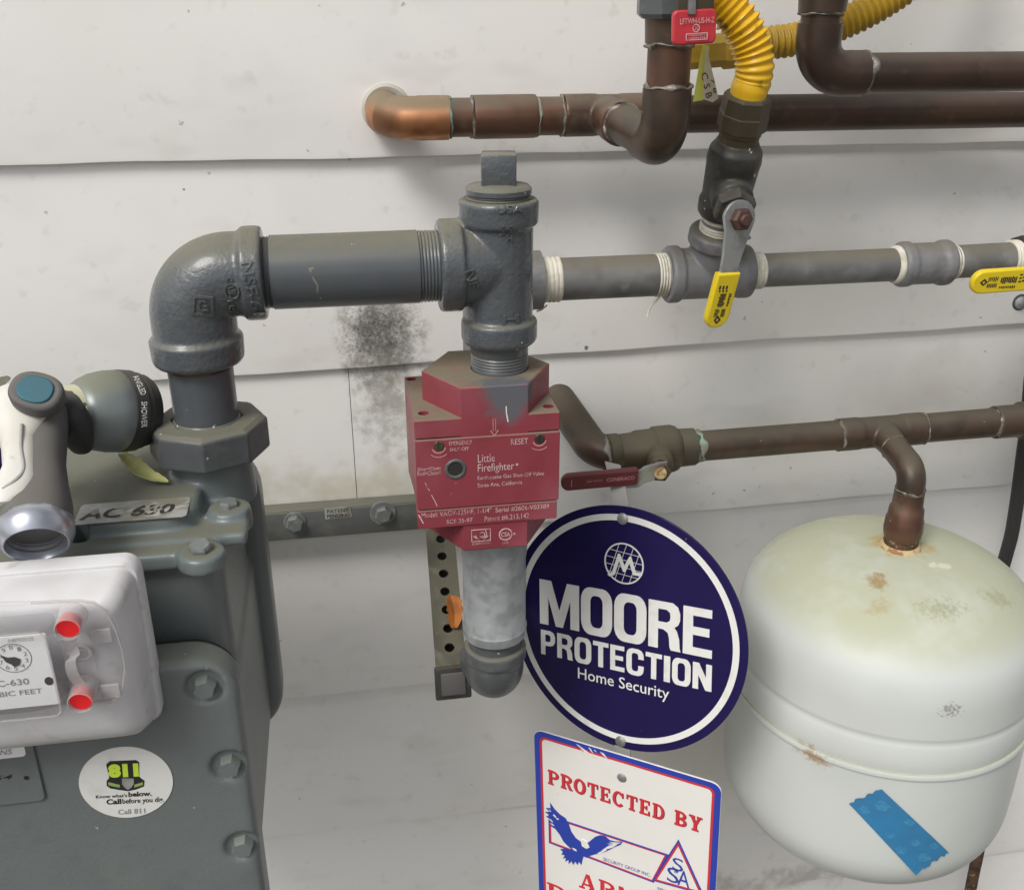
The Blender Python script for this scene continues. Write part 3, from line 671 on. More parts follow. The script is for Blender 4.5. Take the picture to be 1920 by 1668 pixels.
thread((xc1, YG, ZG), X_, -0.004, 0.006, 0.0142, 0.0026, 0.0008, parent=t, cone=0.001)
x2 = gx(1890)
obj('nipple', TU([(xc1 - 0.01, YG, ZG), (x2 + 0.01, YG, ZG + 0.001)], 0.0138, seg=40), dgalv_m, t)
thread((x2, YG, ZG + 0.001), X_, -0.002, 0.011, 0.0148, 0.0028, 0.0008, parent=t)
s = P(1228, 560, YG)
obj('tape_tail', TU(spline([(x1 + 0.002, YG - 0.006, ZG - 0.016), P(1232, 562, YG - .006), P(1218, 578, YG - .006), P(1214, 594, YG - .007)], 6), 0.0009, seg=6), tape_m, t)
for (x, y, dx) in ((1015, 580, -6), ):
    obj('tape_tail', TU(spline([P(1026, 572, YG - .01), P(1016, 580, YG - .01), P(1006, 584, YG - .01)], 6), 0.0007, seg=6), tape_m, t)

# valve with yellow lever standing on the tee
v = thing('yellow_lever_gas_valve', 'blackened gas valve with hanging yellow lever on top of the grey tee', 'valve', GS + dg * 0.038)
def ga(s): return GS + dg * s
Lg = (GE - GS).length
u_, v_, _ = axes(dg)
obj('nipple', LA(GS, dg, [(0.030, 0.0142), (0.06, 0.0142)]), dfit_m, v)
thread(GS, dg, 0.0385, 0.043, 0.0146, 0.0022, 0.0008, parent=v); thread(GS, dg, 0.048, 0.052, 0.0146, 0.002, 0.0008, parent=v)
bm = bmesh.new()
lathe(bm, GS, dg, [(0.052, 0.0175), (0.055, 0.0195), (0.064, 0.0200), (0.068, 0.0185), (0.092, 0.0198), (0.098, 0.0205), (0.106, 0.0196), (0.110, 0.0165), (0.113, 0.0155)])
pv = P(1381, 408, -0.186); pc = GS + dg * 0.078
sd = (pv - pc)
lathe(bm, pc, sd, [(0, 0.0165), (sd.length * .55, 0.0155), (sd.length * .62, 0.0120), (sd.length * .84, 0.0115)])
obj('body', cast_(bm, 0.0011, 3), black_m, v)
obj('packing_hex', LA(pv - sd.normalized() * 0.016, sd, [(0, 0.0150), (0.001, 0.0158), (0.0085, 0.0158), (0.010, 0.014)], seg=6, phase=.4), black_m, v, 25)
obj('neck', LA(GS, dg, [(0.110, 0.0148), (0.118, 0.0148), (0.119, 0.0156), (0.123, 0.0156)]), brass_m, v)
hexn = obj('flare_nut', LA(GS, dg, [(0.121, 0.0140), (0.1225, 0.0180), (0.1335, 0.0182), (0.1345, 0.0176), (0.1455, 0.0172), (0.1475, 0.0156), (0.1475, 0.0125)], seg=8, phase=.3, cap=False), brass_m, v, 25)
# lever: a bent steel strap with a yellow grip
N_ = (CAM - pv).normalized()
fo = pv + V3((0.0, -0.004, 0.0))
p_low = P(1362, 520, fo.y - 0.004); p_tip = P(1342, 612, fo.y + 0.004)
fl = frame(fo, (p_low - fo).cross(V3((0.25, -1, 0.25))).normalized() * 1, fo - p_low)
if fl.col[0].x < 0: fl = frame(fo, -fl.col[0].to_3d(), fo - p_low)
Ls = (p_low - fo).length
lev = obj('lever', shape([[(0.0085, -0.028), (0.0115, -0.010)] + [(0.0135 * math.cos(a), 0.0135 * math.sin(a)) for a in [k * PI / 10 for k in range(11)]] + [(-0.0095, -0.010), (-0.0072, -0.028), (-0.0066, -Ls - 0.001), (0.0072, -Ls - 0.001)]], fl @ Matrix.Translation((0, 0, -0.0015)), 0.003, 0.0005), steel_m, v)
obj('handle_nut', LA(fo + fl.col[2].to_3d() * 0.001, fl.col[2].to_3d(), [(0, 0.0085), (0.005, 0.0085), (0.0065, 0.0065)], seg=6), rusthead_m, lev, 25)
obj('handle_stud', LA(fo + fl.col[2].to_3d() * 0.005, fl.col[2].to_3d(), [(0, 0.0045), (0.005, 0.0045), (0.006, 0.0035)], seg=20), rusthead_m, lev)
fg = frame(p_low, fl.col[0].to_3d() + V3((0, 0, 0.12)), p_low - p_tip)
Lg2 = (p_tip - p_low).length
def grip(parent, fr, L, w, name='grip'):
    gp = obj(name, shape([[(-w, 0.004), (w, 0.004)] + [(w * math.cos(a) * 1.02, -L + w + w * math.sin(a)) for a in [-k * PI / 12 for k in range(13)]]], fr @ Matrix.Translation((0, 0, -0.003)), 0.006, 0.0016), yel_m, parent)
    ms = []; rnd = random.Random(5)
    def bar(x0, y0, x1, y1): ms.append(shape([[(x0, y0), (x1, y0), (x1, y1), (x0, y1)]], fr @ Matrix.Translation((0, 0, 0.0030)), 0.00025))
    for k in range(3):
        xx = -w * .62 + k * w * .30
        bar(xx, -L * .20, xx + w * .14, -L * .13); bar(xx + w * .06, -L * .255, xx + w * .18, -L * .215)
    for k in range(9):
        yy = -L * (.29 + k * .030)
        bar(-w * .42 + rnd.uniform(0, .1) * w, yy - L * .020, w * rnd.uniform(.05, .2), yy); bar(w * .42, yy - L * .018, w * rnd.uniform(.56, .66), yy - L * .001)
    for k in range(6):
        yy = -L * (.60 + k * .028)
        bar(-w * .46, yy - L * .013, -w * rnd.uniform(.02, .15), yy); bar(w * .12, yy - L * .016, w * .45, yy)
    d = w * .24; y = -L * .82
    ms.append(shape([[(-w * .05, y - d * 1.5), (-w * .05 + d * 1.3, y), (-w * .05, y + d * 1.5), (-w * .05 - d * 1.3, y)], [(-w * .05, y - d * .7), (-w * .05 + d * .6, y), (-w * .05, y + d * .7), (-w * .05 - d * .6, y)]], fr @ Matrix.Translation((0, 0, 0.0030)), 0.00025))
    obj('printed_marks', join(ms), ink_m, gp, None)
    return gp
grip(v, fg, Lg2, 0.0098)

# second valve at the right edge
v = thing('edge_gas_valve', 'dark gas valve with sideways yellow lever cut by the right picture edge', 'valve', (x2, YG, ZG))
bm = bmesh.new()
lathe(bm, (x2 + 0.005, YG, ZG + 0.001), X_, [(0, 0.0165), (0.002, 0.0195), (0.014, 0.0195), (0.018, 0.0175), (0.05, 0.021), (0.075, 0.0195), (0.078, 0.0165)], seg=8)
lathe(bm, (x2 + 0.045, YG, ZG), -Y_, [(0, 0.015), (0.034, 0.012)])
obj('body', bm, black_m, v, 30)
obj('outlet_pipe', TU([(x2 + 0.07, YG, ZG + 0.001), (1.7, YG, ZG + 0.006)], 0.0138, seg=32), dgalv_m, v)
pL, pR = P(1818, 535, -0.168), P(1935, 521, -0.168)
fr = frame(pR, (0.02, 0.15, -1), pR - pL)
grip(v, fr, (pR - pL).length, 0.0098)
obj('lever', RB((-0.0066, 0.0, -0.0015), (0.0066, 0.045, 0.0015), 0.0004, 1, fr), steel_m, v)

# ------------------------------------------------------------------ yellow connectors
def corrug(path, r, h, pitch=0.0046, plain=0.0, step=0.00058):
    pts = resample(spline(path, 24), step); rr = []; s = 0
    for i, p in enumerate(pts):
        s = i * step
        k = 0.0 if s < plain else min(1.0, (s - plain) / 0.035)
        rr.append(r + h * k * math.cos(2 * PI * s / pitch) * 1.0)
    return TU(pts, rr, seg=28)
a0 = GS + dg * 0.136
hz = thing('yellow_gas_connector', 'bright yellow corrugated gas hose curving up out of the flare nut', 'hose', a0)
obj('corrugated_tube', corrug([a0, GS + dg * 0.150, P(1411, 152, -0.172), P(1415, 122, -0.174), P(1408, 85, -0.174), P(1388, 45, -0.173), P(1358, 8, -0.170), P(1310, -50, -0.165), P(1230, -150, -0.150), P(1200, -300, -0.130)], 0.0131, 0.0013, 0.0050, 0.012), hose_m, hz)
hz = thing('rear_yellow_gas_connector', 'dusty yellow corrugated gas hose passing behind the dark copper riser', 'hose', P(1390, 92, -0.085))
obj('corrugated_tube', corrug([P(1375, 92, -0.085), P(1430, 82, -0.085), P(1490, 74, -0.085), P(1560, 52, -0.085), P(1630, 20, -0.088), P(1700, -25, -0.09), P(1760, -80, -0.09), P(1830, -160, -0.08), P(1900, -300, -0.07)], 0.0116, 0.0012, 0.0052), dhose_m, hz)
pe = P(1375, 92, -0.085); de = (P(1330, 97, -0.085) - P(1400, 90, -0.085)).normalized()
obj('end_nut', LA(pe - de * 0.006, de, [(0, 0.0125), (0.002, 0.0145), (0.014, 0.0145), (0.016, 0.0125), (0.05, 0.012)], seg=6, phase=.5), dhose_m, hz, 25)

# tag
def sheet(name, pxs, Y, m, parent=None, th=0.0004):
    pts = [P(x, y, Y) for x, y in pxs]; fr = front((0, Y, 0))
    return obj(name, shape([[(p.x, p.z) for p in pts]], fr, th), m, parent, None)
t = thing('paper_valve_tag', 'faded paper tag hanging behind the red valve handle', 'tag', P(1320, 186, -0.11))
sheet('yellow_strip', [(1318, 84), (1330, 86), (1326, 130), (1318, 188), (1299, 191), (1306, 150), (1313, 110)], -0.1101, lime_m, t)
tg = sheet('tag_card', [(1324, 86), (1332, 120), (1347, 184), (1336, 192), (1318, 186), (1320, 140)], -0.1125, paper_m, t)
fr = frame(P(1330, 160, -0.1133), (0.32, 0, -1), (1, 0, 0.32))
obj('lettering', join([words('C S B', fr, -0.010, -0.0045, 0.009, 0.0005, 0.0001), words('7 8', fr, -0.004, 0.0020, 0.007, 0.0045, 0.0001)]), rusthead_m, tg)

# ================================================================== main grey gas piping
YM, ZM = -0.237, 1.3405
XE, XT = -0.0955, 0.1030
def mx(x): return P(x, 515, YM).x
pipe = thing('grey_meter_riser', 'glossy dark grey gas pipe with elbow and plugged tee rising from the meter', 'pipe', (XE, YM, 1.215))
# elbow
K = V3((XE, YM, ZM)); xc = mx(497)
bm = bmesh.new()
path = bend(V3((XE, YM, 1.300)), K, V3((xc - 0.012, YM, ZM)), 0.026, 18)
tube(bm, path, 0.0268, seg=48)
lathe(bm, (xc - 0.0145, YM, ZM), X_, [(0, 0.0275), (0.002, 0.0298), (0.0125, 0.0298), (0.0145, 0.0285)], 56)
lathe(bm, (XE, YM, 1.2835), Z_, [(0, 0.0270), (0.003, 0.0292), (0.0165, 0.0298), (0.019, 0.0275)], 56)
elb = obj('elbow', cast_(bm, 0.0010, 8), grey_m, pipe)
wv = V3((0.15, 1, -0.22))
def mark_px(me_fn, x, y, hw, hh, rot, tgt, lift=0.0005):
    p = P(x, y, YM - 0.03); c_, s_ = math.cos(rot), math.sin(rot)
    fr = frame(p, (c_, 0, s_), (-s_, 0, c_)); return emboss(me_fn(fr, hw, hh), tgt, wv, lift)
def w_(s, bold=0.012): return lambda fr, a, b: words(s, fr, -a, -b, a, b, 0, bold)
def s_(loops): return lambda fr, a, b: shape([[(x * a, y * b) for x, y in lp] for lp in loops], fr, 0.0002)
def addmark(fn, x, y, hw, hh, rot, tgt, m=grey_m, lift=0.0011): obj('cast_mark', mark_px(fn, x, y, hw, hh, rot, tgt, lift), m, tgt, 30)
dia = [[(-1.15, -.75), (.75, -1), (1.15, .75), (-.75, 1)], [(-.85, -.55), (.55, -.75), (.85, .55), (-.55, .75)]]
addmark(s_(dia), 376, 574, 0.0062, 0.0072, 0.0, elb); addmark(w_('G'), 376, 574, 0.0028, 0.0036, 0.1, elb)
addmark(s_([circ(0, 0, 1), circ(0, 0, .78)]), 433, 546, 0.0052, 0.0052, 0, elb); addmark(w_('UL'), 433, 546, 0.003, 0.0024, -1.4, elb)
addmark(w_('c'), 427, 524, 0.0018, 0.002, -1.5, elb); addmark(w_('US'), 428, 574, 0.0036, 0.002, -1.5, elb)
addmark(w_('NSF-61'), 471, 542, 0.0170, 0.0036, -1.47, elb)
obj('rust_ring', ring_prof((XE, YM, 1.2845), Z_, -0.004, 0.0005, 0.0212, 0.0012), rust_m, pipe)
# horizontal pipe with visible threads
xr = mx(828)
prof = [(0, 0.0215)]; k = 0.0
for k in range(4): prof += [(k * 0.0017, 0.0222), (k * 0.0017 + 0.0008, 0.0230), (k * 0.0017 + 0.0016, 0.0222)]
prof += [(0.0075, 0.0235)]
L = xr - xc + 0.006; nth = 7
prof += [(L - 0.0185, 0.0236)]
for k in range(nth): prof += [(L - 0.018 + k * 0.0022, 0.0226), (L - 0.018 + k * 0.0022 + 0.0011, 0.0235 - k * 0.00006), (L - 0.018 + k * 0.0022 + 0.0021, 0.0226)]
prof += [(L, 0.0222)]
hp = obj('pipe', LA((xc - 0.003, YM, ZM), X_, prof, seg=64), grey_s, pipe, 40)
addmark(s_([[(-1.0, .95), (.1, .98), (.12, .88), (-.5, .82), (-.1, .3), (.5, -.15), (.15, -.5), (.35, -1), (.1, -.98), (-.15, -.5), (.15, -.15), (-.35, .25), (-.75, .8)]]), 588, 532, 0.0030, 0.0105, 0.1, hp, label_m, 0.00012)
# tee
bm = bmesh.new()
lathe(bm, (XT, YM, 1.2865), Z_, [(0, 0.0232), (0.003, 0.0258), (0.0155, 0.0258), (0.018, 0.0226), (0.079, 0.0226), (0.081, 0.0258), (0.0945, 0.0262), (0.0965, 0.0248)], 56)
xl = mx(821)
lathe(bm, (xl, YM, ZM), X_, [(0, 0.0285), (0.002, 0.0302), (0.0145, 0.0302), (0.0165, 0.0272), (0.024, 0.0262), (0.042, 0.0225), (0.06, 0.016)], 56)
tee = obj('tee', cast_(bm, 0.0010, 8), grey_m, pipe)
addmark(w_('J1'), 948, 432, 0.0040, 0.0028, 0.0, tee); addmark(w_('H'), 955, 447, 0.0018, 0.0022, 0, tee); addmark(w_('H'), 957, 600, 0.0055, 0.0030, 0, tee)
addmark(w_('NF'), 884, 524, 0.0060, 0.0032, -1.35, tee); addmark(w_('USA'), 955, 392, 0.0080, 0.0022, 0, tee)
# plug
bm = bmesh.new()
prof = [(-0.01, 0.0195)]
for k in range(3): prof += [(-0.002 + k * 0.0017, 0.0200), (-0.002 + k * 0.0017 + 0.0008, 0.0208), (-0.002 + k * 0.0017 + 0.0016, 0.0200)]
prof += [(0.0035, 0.0215), (0.0065, 0.0215), (0.0085, 0.0195), (0.010, 0.012)]
pg = obj('plug', LA((XT, YM, 1.383), Z_, prof, seg=48), grey_m, pipe)
Mr = Matrix.Translation((XT + 0.0002, YM, 1.391)) @ Matrix.Rotation(math.radians(-9), 4, 'Z')
bm = RB((-0.0112, -0.0112, 0), (0.0112, 0.0112, 0.0205), 0.0016, 2, Mr)
obj('plug_head', bm, grey_m, pg, 30)
# nipples
prof = [(0, 0.0192), (0.003, 0.0196)]
for k in range(4): prof += [(0.004 + k * 0.0021, 0.0190), (0.004 + k * 0.0021 + 0.001, 0.0197), (0.004 + k * 0.0021 + 0.002, 0.0190)]
prof += [(0.0135, 0.0198), (0.03, 0.0198)]
obj('valve_nipple', LA((XT, YM, 1.2665), Z_, prof, seg=56), grey_s, pipe, 40)
obj('meter_nipple', LA((XE, YM, 1.2360), Z_, [(0, 0.0222), (0.0075, 0.0222), (0.009, 0.0209), (0.055, 0.0209)], seg=56), grey_s, pipe)
# union nut
nz0, nz1 = 1.2195, 1.2440
bm = bmesh.new()
R = 0.0395; h = nz1 - nz0
lathe(bm, (XE, YM, nz0), Z_, [(0, 0.0225), (0, R - 0.002), (0.0015, R), (h - 0.0025, R), (h, R - 0.0042), (h + 0.0006, 0.0235), (h - 0.004, 0.0232)], 8, phase=math.radians(-90 + 22.5 - 22), ref=(1, 0, 0))
for f in bm.faces: f.smooth = False
nut = obj('union_nut', bm, worn_m, pipe, 20)
md = nut.modifiers.new('b', 'BEVEL'); md.width = 0.0016; md.segments = 2; md.limit_method = 'ANGLE'

# ================================================================== earthquake valve
VX, VY = 0.0940, -0.2345
FY = -0.2731
ev = thing('earthquake_gas_valve', 'red metal earthquake gas shut-off valve block with white lettering', 'valve', (VX, VY, 1.1457))
R = 0.0446
hexb = LA((VX, VY, 1.1457), Z_, [(0, R - 0.001), (0.001, R), (1.268 - 1.1457 - 0.0008, R), (1.268 - 1.1457, R - 0.0008)], seg=6, ref=(1, 0, 0))
obj('hex_body', cut(hexb, [lambda b: cyl(b, (XT, YM, 1.2655), (XT, YM, 1.29), 0.0200, 40)]), red_m, ev, 20)
seam1, seam2 = P(782, 824, FY).z - 0.0002, P(783, 956, FY).z - 0.0003
bx0, bx1, by = 0.0402, 0.1385, -0.186
def side_prism(prof, x0, x1, bev=0.0006):
    bm = bmesh.new(); a = [bm.verts.new((x0, y, z)) for y, z in prof]; b = [bm.verts.new((x1, y, z)) for y, z in prof]
    bm.faces.new(a); bm.faces.new(b[::-1])
    for k in range(len(a)): bm.faces.new((a[k], b[k], b[(k + 1) % len(a)], a[(k + 1) % len(a)]))
    bmesh.ops.recalc_face_normals(bm, faces=bm.faces)
    bmesh.ops.bevel(bm, geom=list(bm.edges), offset=bev, segments=1, affect='EDGES'); return bm
holes = [lambda b, x=x, y=y: cyl(b, PZ(x, y, 1.2465) - Z_ * 0.006, PZ(x, y, 1.2465) + Z_ * 0.004, 0.0037, 20) for x, y in ((771, 711), (794, 775), (1028, 762))]
top = cut(side_prism([(FY, seam1 + 0.0003), (FY, 1.2467), (by, 1.2467), (by, seam1 + 0.0003)], bx0, bx1), holes)
obj('upper_block', top, red_m, ev, 20)
zback = P(758, 884, by).z
fp = obj('face_plate', side_prism([(FY - 0.0012, seam2 + 0.0003), (FY - 0.0012, seam1 - 0.0003), (by, seam1 - 0.0003), (by, zback), (FY + 0.028, seam2 + 0.0003)], bx0, bx1), red_m, ev, 20)
lp = obj('lower_plate', side_prism([(FY - 0.0012, 1.1667), (FY - 0.0012, seam2 - 0.0003), (FY + 0.026, seam2 - 0.0003), (FY + 0.012, 1.1667)], bx0, bx1 - 0.0012), red_m, ev, 20)
fr = front((0, FY - 0.0012, 0))
def lab(s, x0, y0, x1, y1, bold=0.0, fr_=fr, Y=FY - 0.0012):
    a, b = P(x0, y0, Y), P(x1, y1, Y); return words(s, fr_, a.x, a.z, b.x, b.z, 0.00022, bold)
obj('lettering', join([lab('RESET', 958, 833.7, 990, 820.5), lab('EMERGENCY', 842, 835, 885, 824.5), lab('SHUT-OFF', 843.5, 846, 879, 837),
    lab('Little', 896, 867, 928, 849.5), lab('Firefighter', 896, 889, 964, 865), lab('Earthquake Gas Shut-Off Valve', 895.5, 901.5, 1020, 883), lab('Santa Ana, California', 895.5, 914.5, 979, 899.7),
    lab('Silver=Open', 783, 885, 825.5, 873), lab('Red=Closed', 783, 892, 825.5, 881)]
    + [shape([circ(P(969, 869, FY).x, P(969, 869, FY).z, 0.0009)], fr, 0.0003)]), pale_m, fp, None)
def arc(fr_, cx, cz, r0, r1, a0, a1, n=14):
    return shape([[(cx + r1 * math.cos(math.radians(a0 + (a1 - a0) * k / n)), cz + r1 * math.sin(math.radians(a0 + (a1 - a0) * k / n))) for k in range(n + 1)] + [(cx + r0 * math.cos(math.radians(a1 - (a1 - a0) * k / n)), cz + r0 * math.sin(math.radians(a1 - (a1 - a0) * k / n))) for k in range(n + 1)]], fr_, 0.00025)
for x, y, m_ in ((822.5, 835.5, brass_m), (1011.5, 822, black_m)):
    p = P(x, y, FY - 0.0012); c_ = (p.x, FY - 0.0008, p.z)
    sc_ = obj('adjusting_screw', cut(LA(c_, -Y_, [(0, 0.0034), (0.0010, 0.0034), (0.0014, 0.003)], seg=24), [lambda b: box(b, (p.x - 0.0005, FY - 0.004, p.z - 0.005), (p.x + 0.0005, FY - 0.0017, p.z + 0.005))]), m_, fp)
    obj('screw_arc', join([arc(fr, p.x, p.z - 0.0008, 0.0040, 0.0049, 200, 350), arc(fr, p.x, p.z - 0.001, 0.0072, 0.0077, 225, 315)]), faint_m, fp, None)
p = P(854, 879, FY - 0.0012)
obj('indicator_ring', LA((p.x, FY - 0.0006, p.z), -Y_, [(0, 0.0074), (0.0010, 0.0074), (0.0016, 0.0066), (0.0014, 0.0054), (0.0009, 0.0050)], seg=40, cap=False), worn_m, fp)
obj('indicator_window', LA((p.x, FY - 0.0006, p.z), -Y_, [(0, 0.0052), (0.0008, 0.0052)], seg=40), hole_m, fp)
obj('lettering', join([lab('Model: VAGV-125HF, 1-1/4"', 790.7, 972, 921, 950.5), lab('Serial #2606-V03389', 929, 961, 1029.5, 943.5), lab('SCE 25-97', 837.4, 981.5, 886, 970), lab('Patent #6,213,142', 908.7, 978.5, 991.8, 961)]), pale_m, lp, None)
hf = VY - R * math.cos(PI / 6)
frh = front((0, hf - 0.0001, 0))
a, b = P(884, 1022, hf), P(920, 990, hf); sx_, sz_ = b.x - a.x, b.z - a.z
def eye(u, v): return (a.x + sx_ * u, a.z + sz_ * v)
ms = [shape([[eye(0, .22), eye(0, 1), eye(1, 1), eye(1, .22)], [eye(.04, .26), eye(.04, .95), eye(.96, .95), eye(.96, .26)]], frh, 0.00025)]
cx, cz = eye(.5, .6)
ms += [arc(frh, cx + .0008, cz + 0.0005, 0.0016, 0.0021, -150, 150), arc(frh, cx, cz + 0.001, 0.0036, 0.0042, 190, 400), arc(frh, cx, cz + 0.0035, 0.0060, 0.0067, 215, 320), words('SCIENTIFIC', frh, *eye(.02, .02), *eye(.98, .16), 0.0002)]
p = P(948, 1001, hf)
ms += [shape([circ(p.x, p.z, 0.0049), circ(p.x, p.z, 0.0040)], frh, 0.00025), words('CSA', frh, p.x - 0.0032, p.z - 0.0018, p.x + 0.0032, p.z + 0.0018, 0.0002, 0.02), words('U.S.', frh, p.x - 0.0022, p.z - 0.0075, p.x + 0.0022, p.z - 0.0058, 0.0002), shape([circ(p.x + 0.0062, p.z - 0.0002, 0.0009)], frh, 0.00025)]
obj('certification_marks', join(ms), pale_m, ev, None)
p = P(927, 800, hf)
obj('flow_arrow', join([shape([[(p.x - 0.0011, p.z + 0.006), (p.x - 0.0006, p.z + 0.006), (p.x - 0.0006, p.z - 0.003), (p.x - 0.0011, p.z - 0.003)]], frh, 0.0002), shape([[(p.x + 0.0006, p.z + 0.006), (p.x + 0.0011, p.z + 0.006), (p.x + 0.0011, p.z - 0.003), (p.x + 0.0006, p.z - 0.003)]], frh, 0.0002),
    shape([[(p.x - 0.003, p.z - 0.0025), (p.x, p.z - 0.007), (p.x + 0.003, p.z - 0.0025), (p.x + 0.0022, p.z - 0.0025), (p.x, p.z - 0.0058), (p.x - 0.0022, p.z - 0.0025)]], frh, 0.0002)]), faint_m, ev, None)
# scratches on the red paint
fs = front((0, FY - 0.0012, 0))
def scratch(pts, wpx=1.2, Y=FY - 0.0012):
    out = []
    for (x, y) in pts: out.append(P(x, y, Y))
    wv_ = wpx / 2.7 / 2000; loop = [(p.x - wv_ * (1 + .5 * math.sin(i * 7)), p.z) for i, p in enumerate(out)] + [(p.x + wv_ * (1 + .5 * math.sin(i * 5)), p.z + wv_) for i, p in reversed(list(enumerate(out)))]
    return shape([loop], front((0, Y, 0)), 0.0002)
obj('scratch', join([scratch([(797, 905), (801, 913)]), scratch([(802, 915), (806, 920)]), scratch([(809, 928), (815, 938), (820, 949)], 1.3), scratch([(845, 928), (848, 924)])]), pale_m, fp, None)
obj('scratch', join([scratch([(949, 762), (950, 775), (953, 791)], 2.0, hf)]), white_m, ev, None)
obj('scratch', join([scratch([(785, 965), (794, 981)], 1.4)]), white_m, lp, None)

# outlet pipe under the valve
XO, YO = 0.0985, -0.2350
op = thing('galvanised_outlet_pipe', 'short galvanised pipe and dark elbow under the red valve', 'pipe', (XO, YO, 1.02))
obj('sealant_ring', LA((XO + 0.004, YO, 1.1375), Z_, [(0, 0.0195), (0.004, 0.0212), (0.0085, 0.0205)], seg=40), flux_m, op)
obj('coupling', LA((XO, YO, 1.0500), Z_, [(0, 0.0225), (0.0005, 0.0240), (0.008, 0.0250), (0.0100, 0.0240), (0.068, 0.0238), (0.072, 0.0246), (0.082, 0.0252), (0.0880, 0.0240), (0.0900, 0.0205)], seg=56), galv_m, op, 30)
obj('nipple', LA((XO, YO, 1.03), Z_, [(0, 0.0205), (0.025, 0.0205)], seg=48), worn_m, op)
bm = bmesh.new(); KO = V3((XO, YO, 1.0065))
tube(bm, bend(KO + Z_ * 0.024, KO, KO + Y_ * 0.03, 0.0185), 0.0228, seg=48)
lathe(bm, KO + Z_ * 0.021, Z_, [(0, 0.0225), (0.002, 0.0245), (0.011, 0.0245), (0.013, 0.023)], 48)
lathe(bm, KO + Y_ * 0.020, Y_, [(0, 0.0225), (0.002, 0.0248), (0.011, 0.0248), (0.013, 0.023)], 48)
obj('elbow', cast_(bm, 0.0011, 6), worn_m, op)
xf = gx(1018) - 0.041
obj('back_run', TU(bend(KO + Y_ * 0.03, V3((xf, YG, KO.z)), V3((xf, YG, 1.034)), 0.024), 0.0205, seg=36), dgalv_m, op)

# ================================================================== lower copper line and tank
YL = -0.080
def lz(x): return 1.1238 + (x - 0.2165) * 0.0098
def lp_(x): return V3((x, YL, lz(x)))
DL = V3((1, 0, 0.0098)).normalized()
t = thing('copper_tank_line', 'olive brown copper pipe with tee running from behind the red valve to the tank', 'pipe', lp_(0.2165))
K = lp_(0.2165); W = V3((0.1985, 0.010, 1.1465)); lg = (W - K).normalized()
bm = bmesh.new(); tube(bm, bend(W, K, K + DL * 0.030, 0.022), 0.0158, seg=40)
obj('elbow', bm, old_cop_m, t)
def lx(x): return P(x, 835, YL).x
x0, x1 = lx(1300), lx(1568)
obj('pipe', TU([lp_(x0 - 0.01), lp_(x1 + 0.012)], 0.0140, seg=40), old_cop_m, t)
wob(lp_(x0), DL, 0.005, 0.0142, 0.009, 0.0010, 21, verd_m, t, 'verdigris_patch')
x2 = lx(1722)
bm = bmesh.new()
S2 = lp_((x1 + x2) / 2 + 0.002); K2 = V3((0.4865, -0.151, 1.1185)); d2 = (K2 - S2).normalized()
lathe(bm, lp_(x1), DL, [(0, 0.0155), (0.020, 0.0155), (0.022, 0.0149), (x2 - x1 - 0.022, 0.0149), (x2 - x1 - 0.02, 0.0155), (x2 - x1, 0.0155)])
lathe(bm, S2, d2, [(0, 0.0145), (0.014, 0.0138), (0.024, 0.0126), (0.031, 0.0126)])
obj('tee', cast_(bm, 0.0011, 4), old_cop_m, t)
wob(lp_(x1), DL, 0.0005, 0.0142, 0.0035, 0.0016, 22, solder_m, t); wob(lp_(x2), DL, 0.0005, 0.0142, 0.0035, 0.0014, 23, solder_m, t)
x3 = lx(1868)
obj('pipe', TU([lp_(x2 - 0.01), lp_(x3 + 0.02)], 0.0140, seg=40), old_cop_m, t)
wob(lp_(x3), DL, -0.006, 0.0142, 0.010, 0.0012, 24, solder_m, t)
obj('end_tee', LA(lp_(x3 - 0.008), DL, [(0, 0.0150), (0.001, 0.0158), (0.026, 0.0158), (0.028, 0.018), (0.10, 0.018)], seg=40), old_cop_m, t)
obj('pipe', TU([lp_(x3 + 0.08), lp_(1.7)], 0.0140, seg=40), old_cop_m, t)
el = bend(S2 + d2 * 0.027, K2, K2 - Z_ * 0.019, 0.0155)
obj('drop_elbow', TU(el, 0.0124, seg=36), old_cop_m, t)
wob(S2, d2, 0.031, 0.0118, 0.004, 0.0013, 25, solder_m, t)
zt = 1.106
obj('drop_pipe', TU([K2 - Z_ * 0.012, K2 - Z_ * 0.05], 0.0113, seg=36), cop_m, t)
XK, YK = K2.x, K2.y
wob((XK, YK, 1.1005), Z_, 0, 0.0118, 0.0045, 0.0016, 26, solder_m, t)
ad = obj('threaded_adapter', LA((XK, YK, 1.0515), Z_, [(0, 0.0125), (0.001, 0.0150), (0.004, 0.0165), (0.010, 0.0172), (0.020, 0.0166), (0.0225, 0.0156), (0.031, 0.0150), (0.033, 0.0134), (0.047, 0.0130)], seg=44), cop_m, t)
thread((XK, YK, 1.0425), Z_, 0, 0.0095, 0.0143, 0.0022, 0.0009, rust_m, 'threads', t)

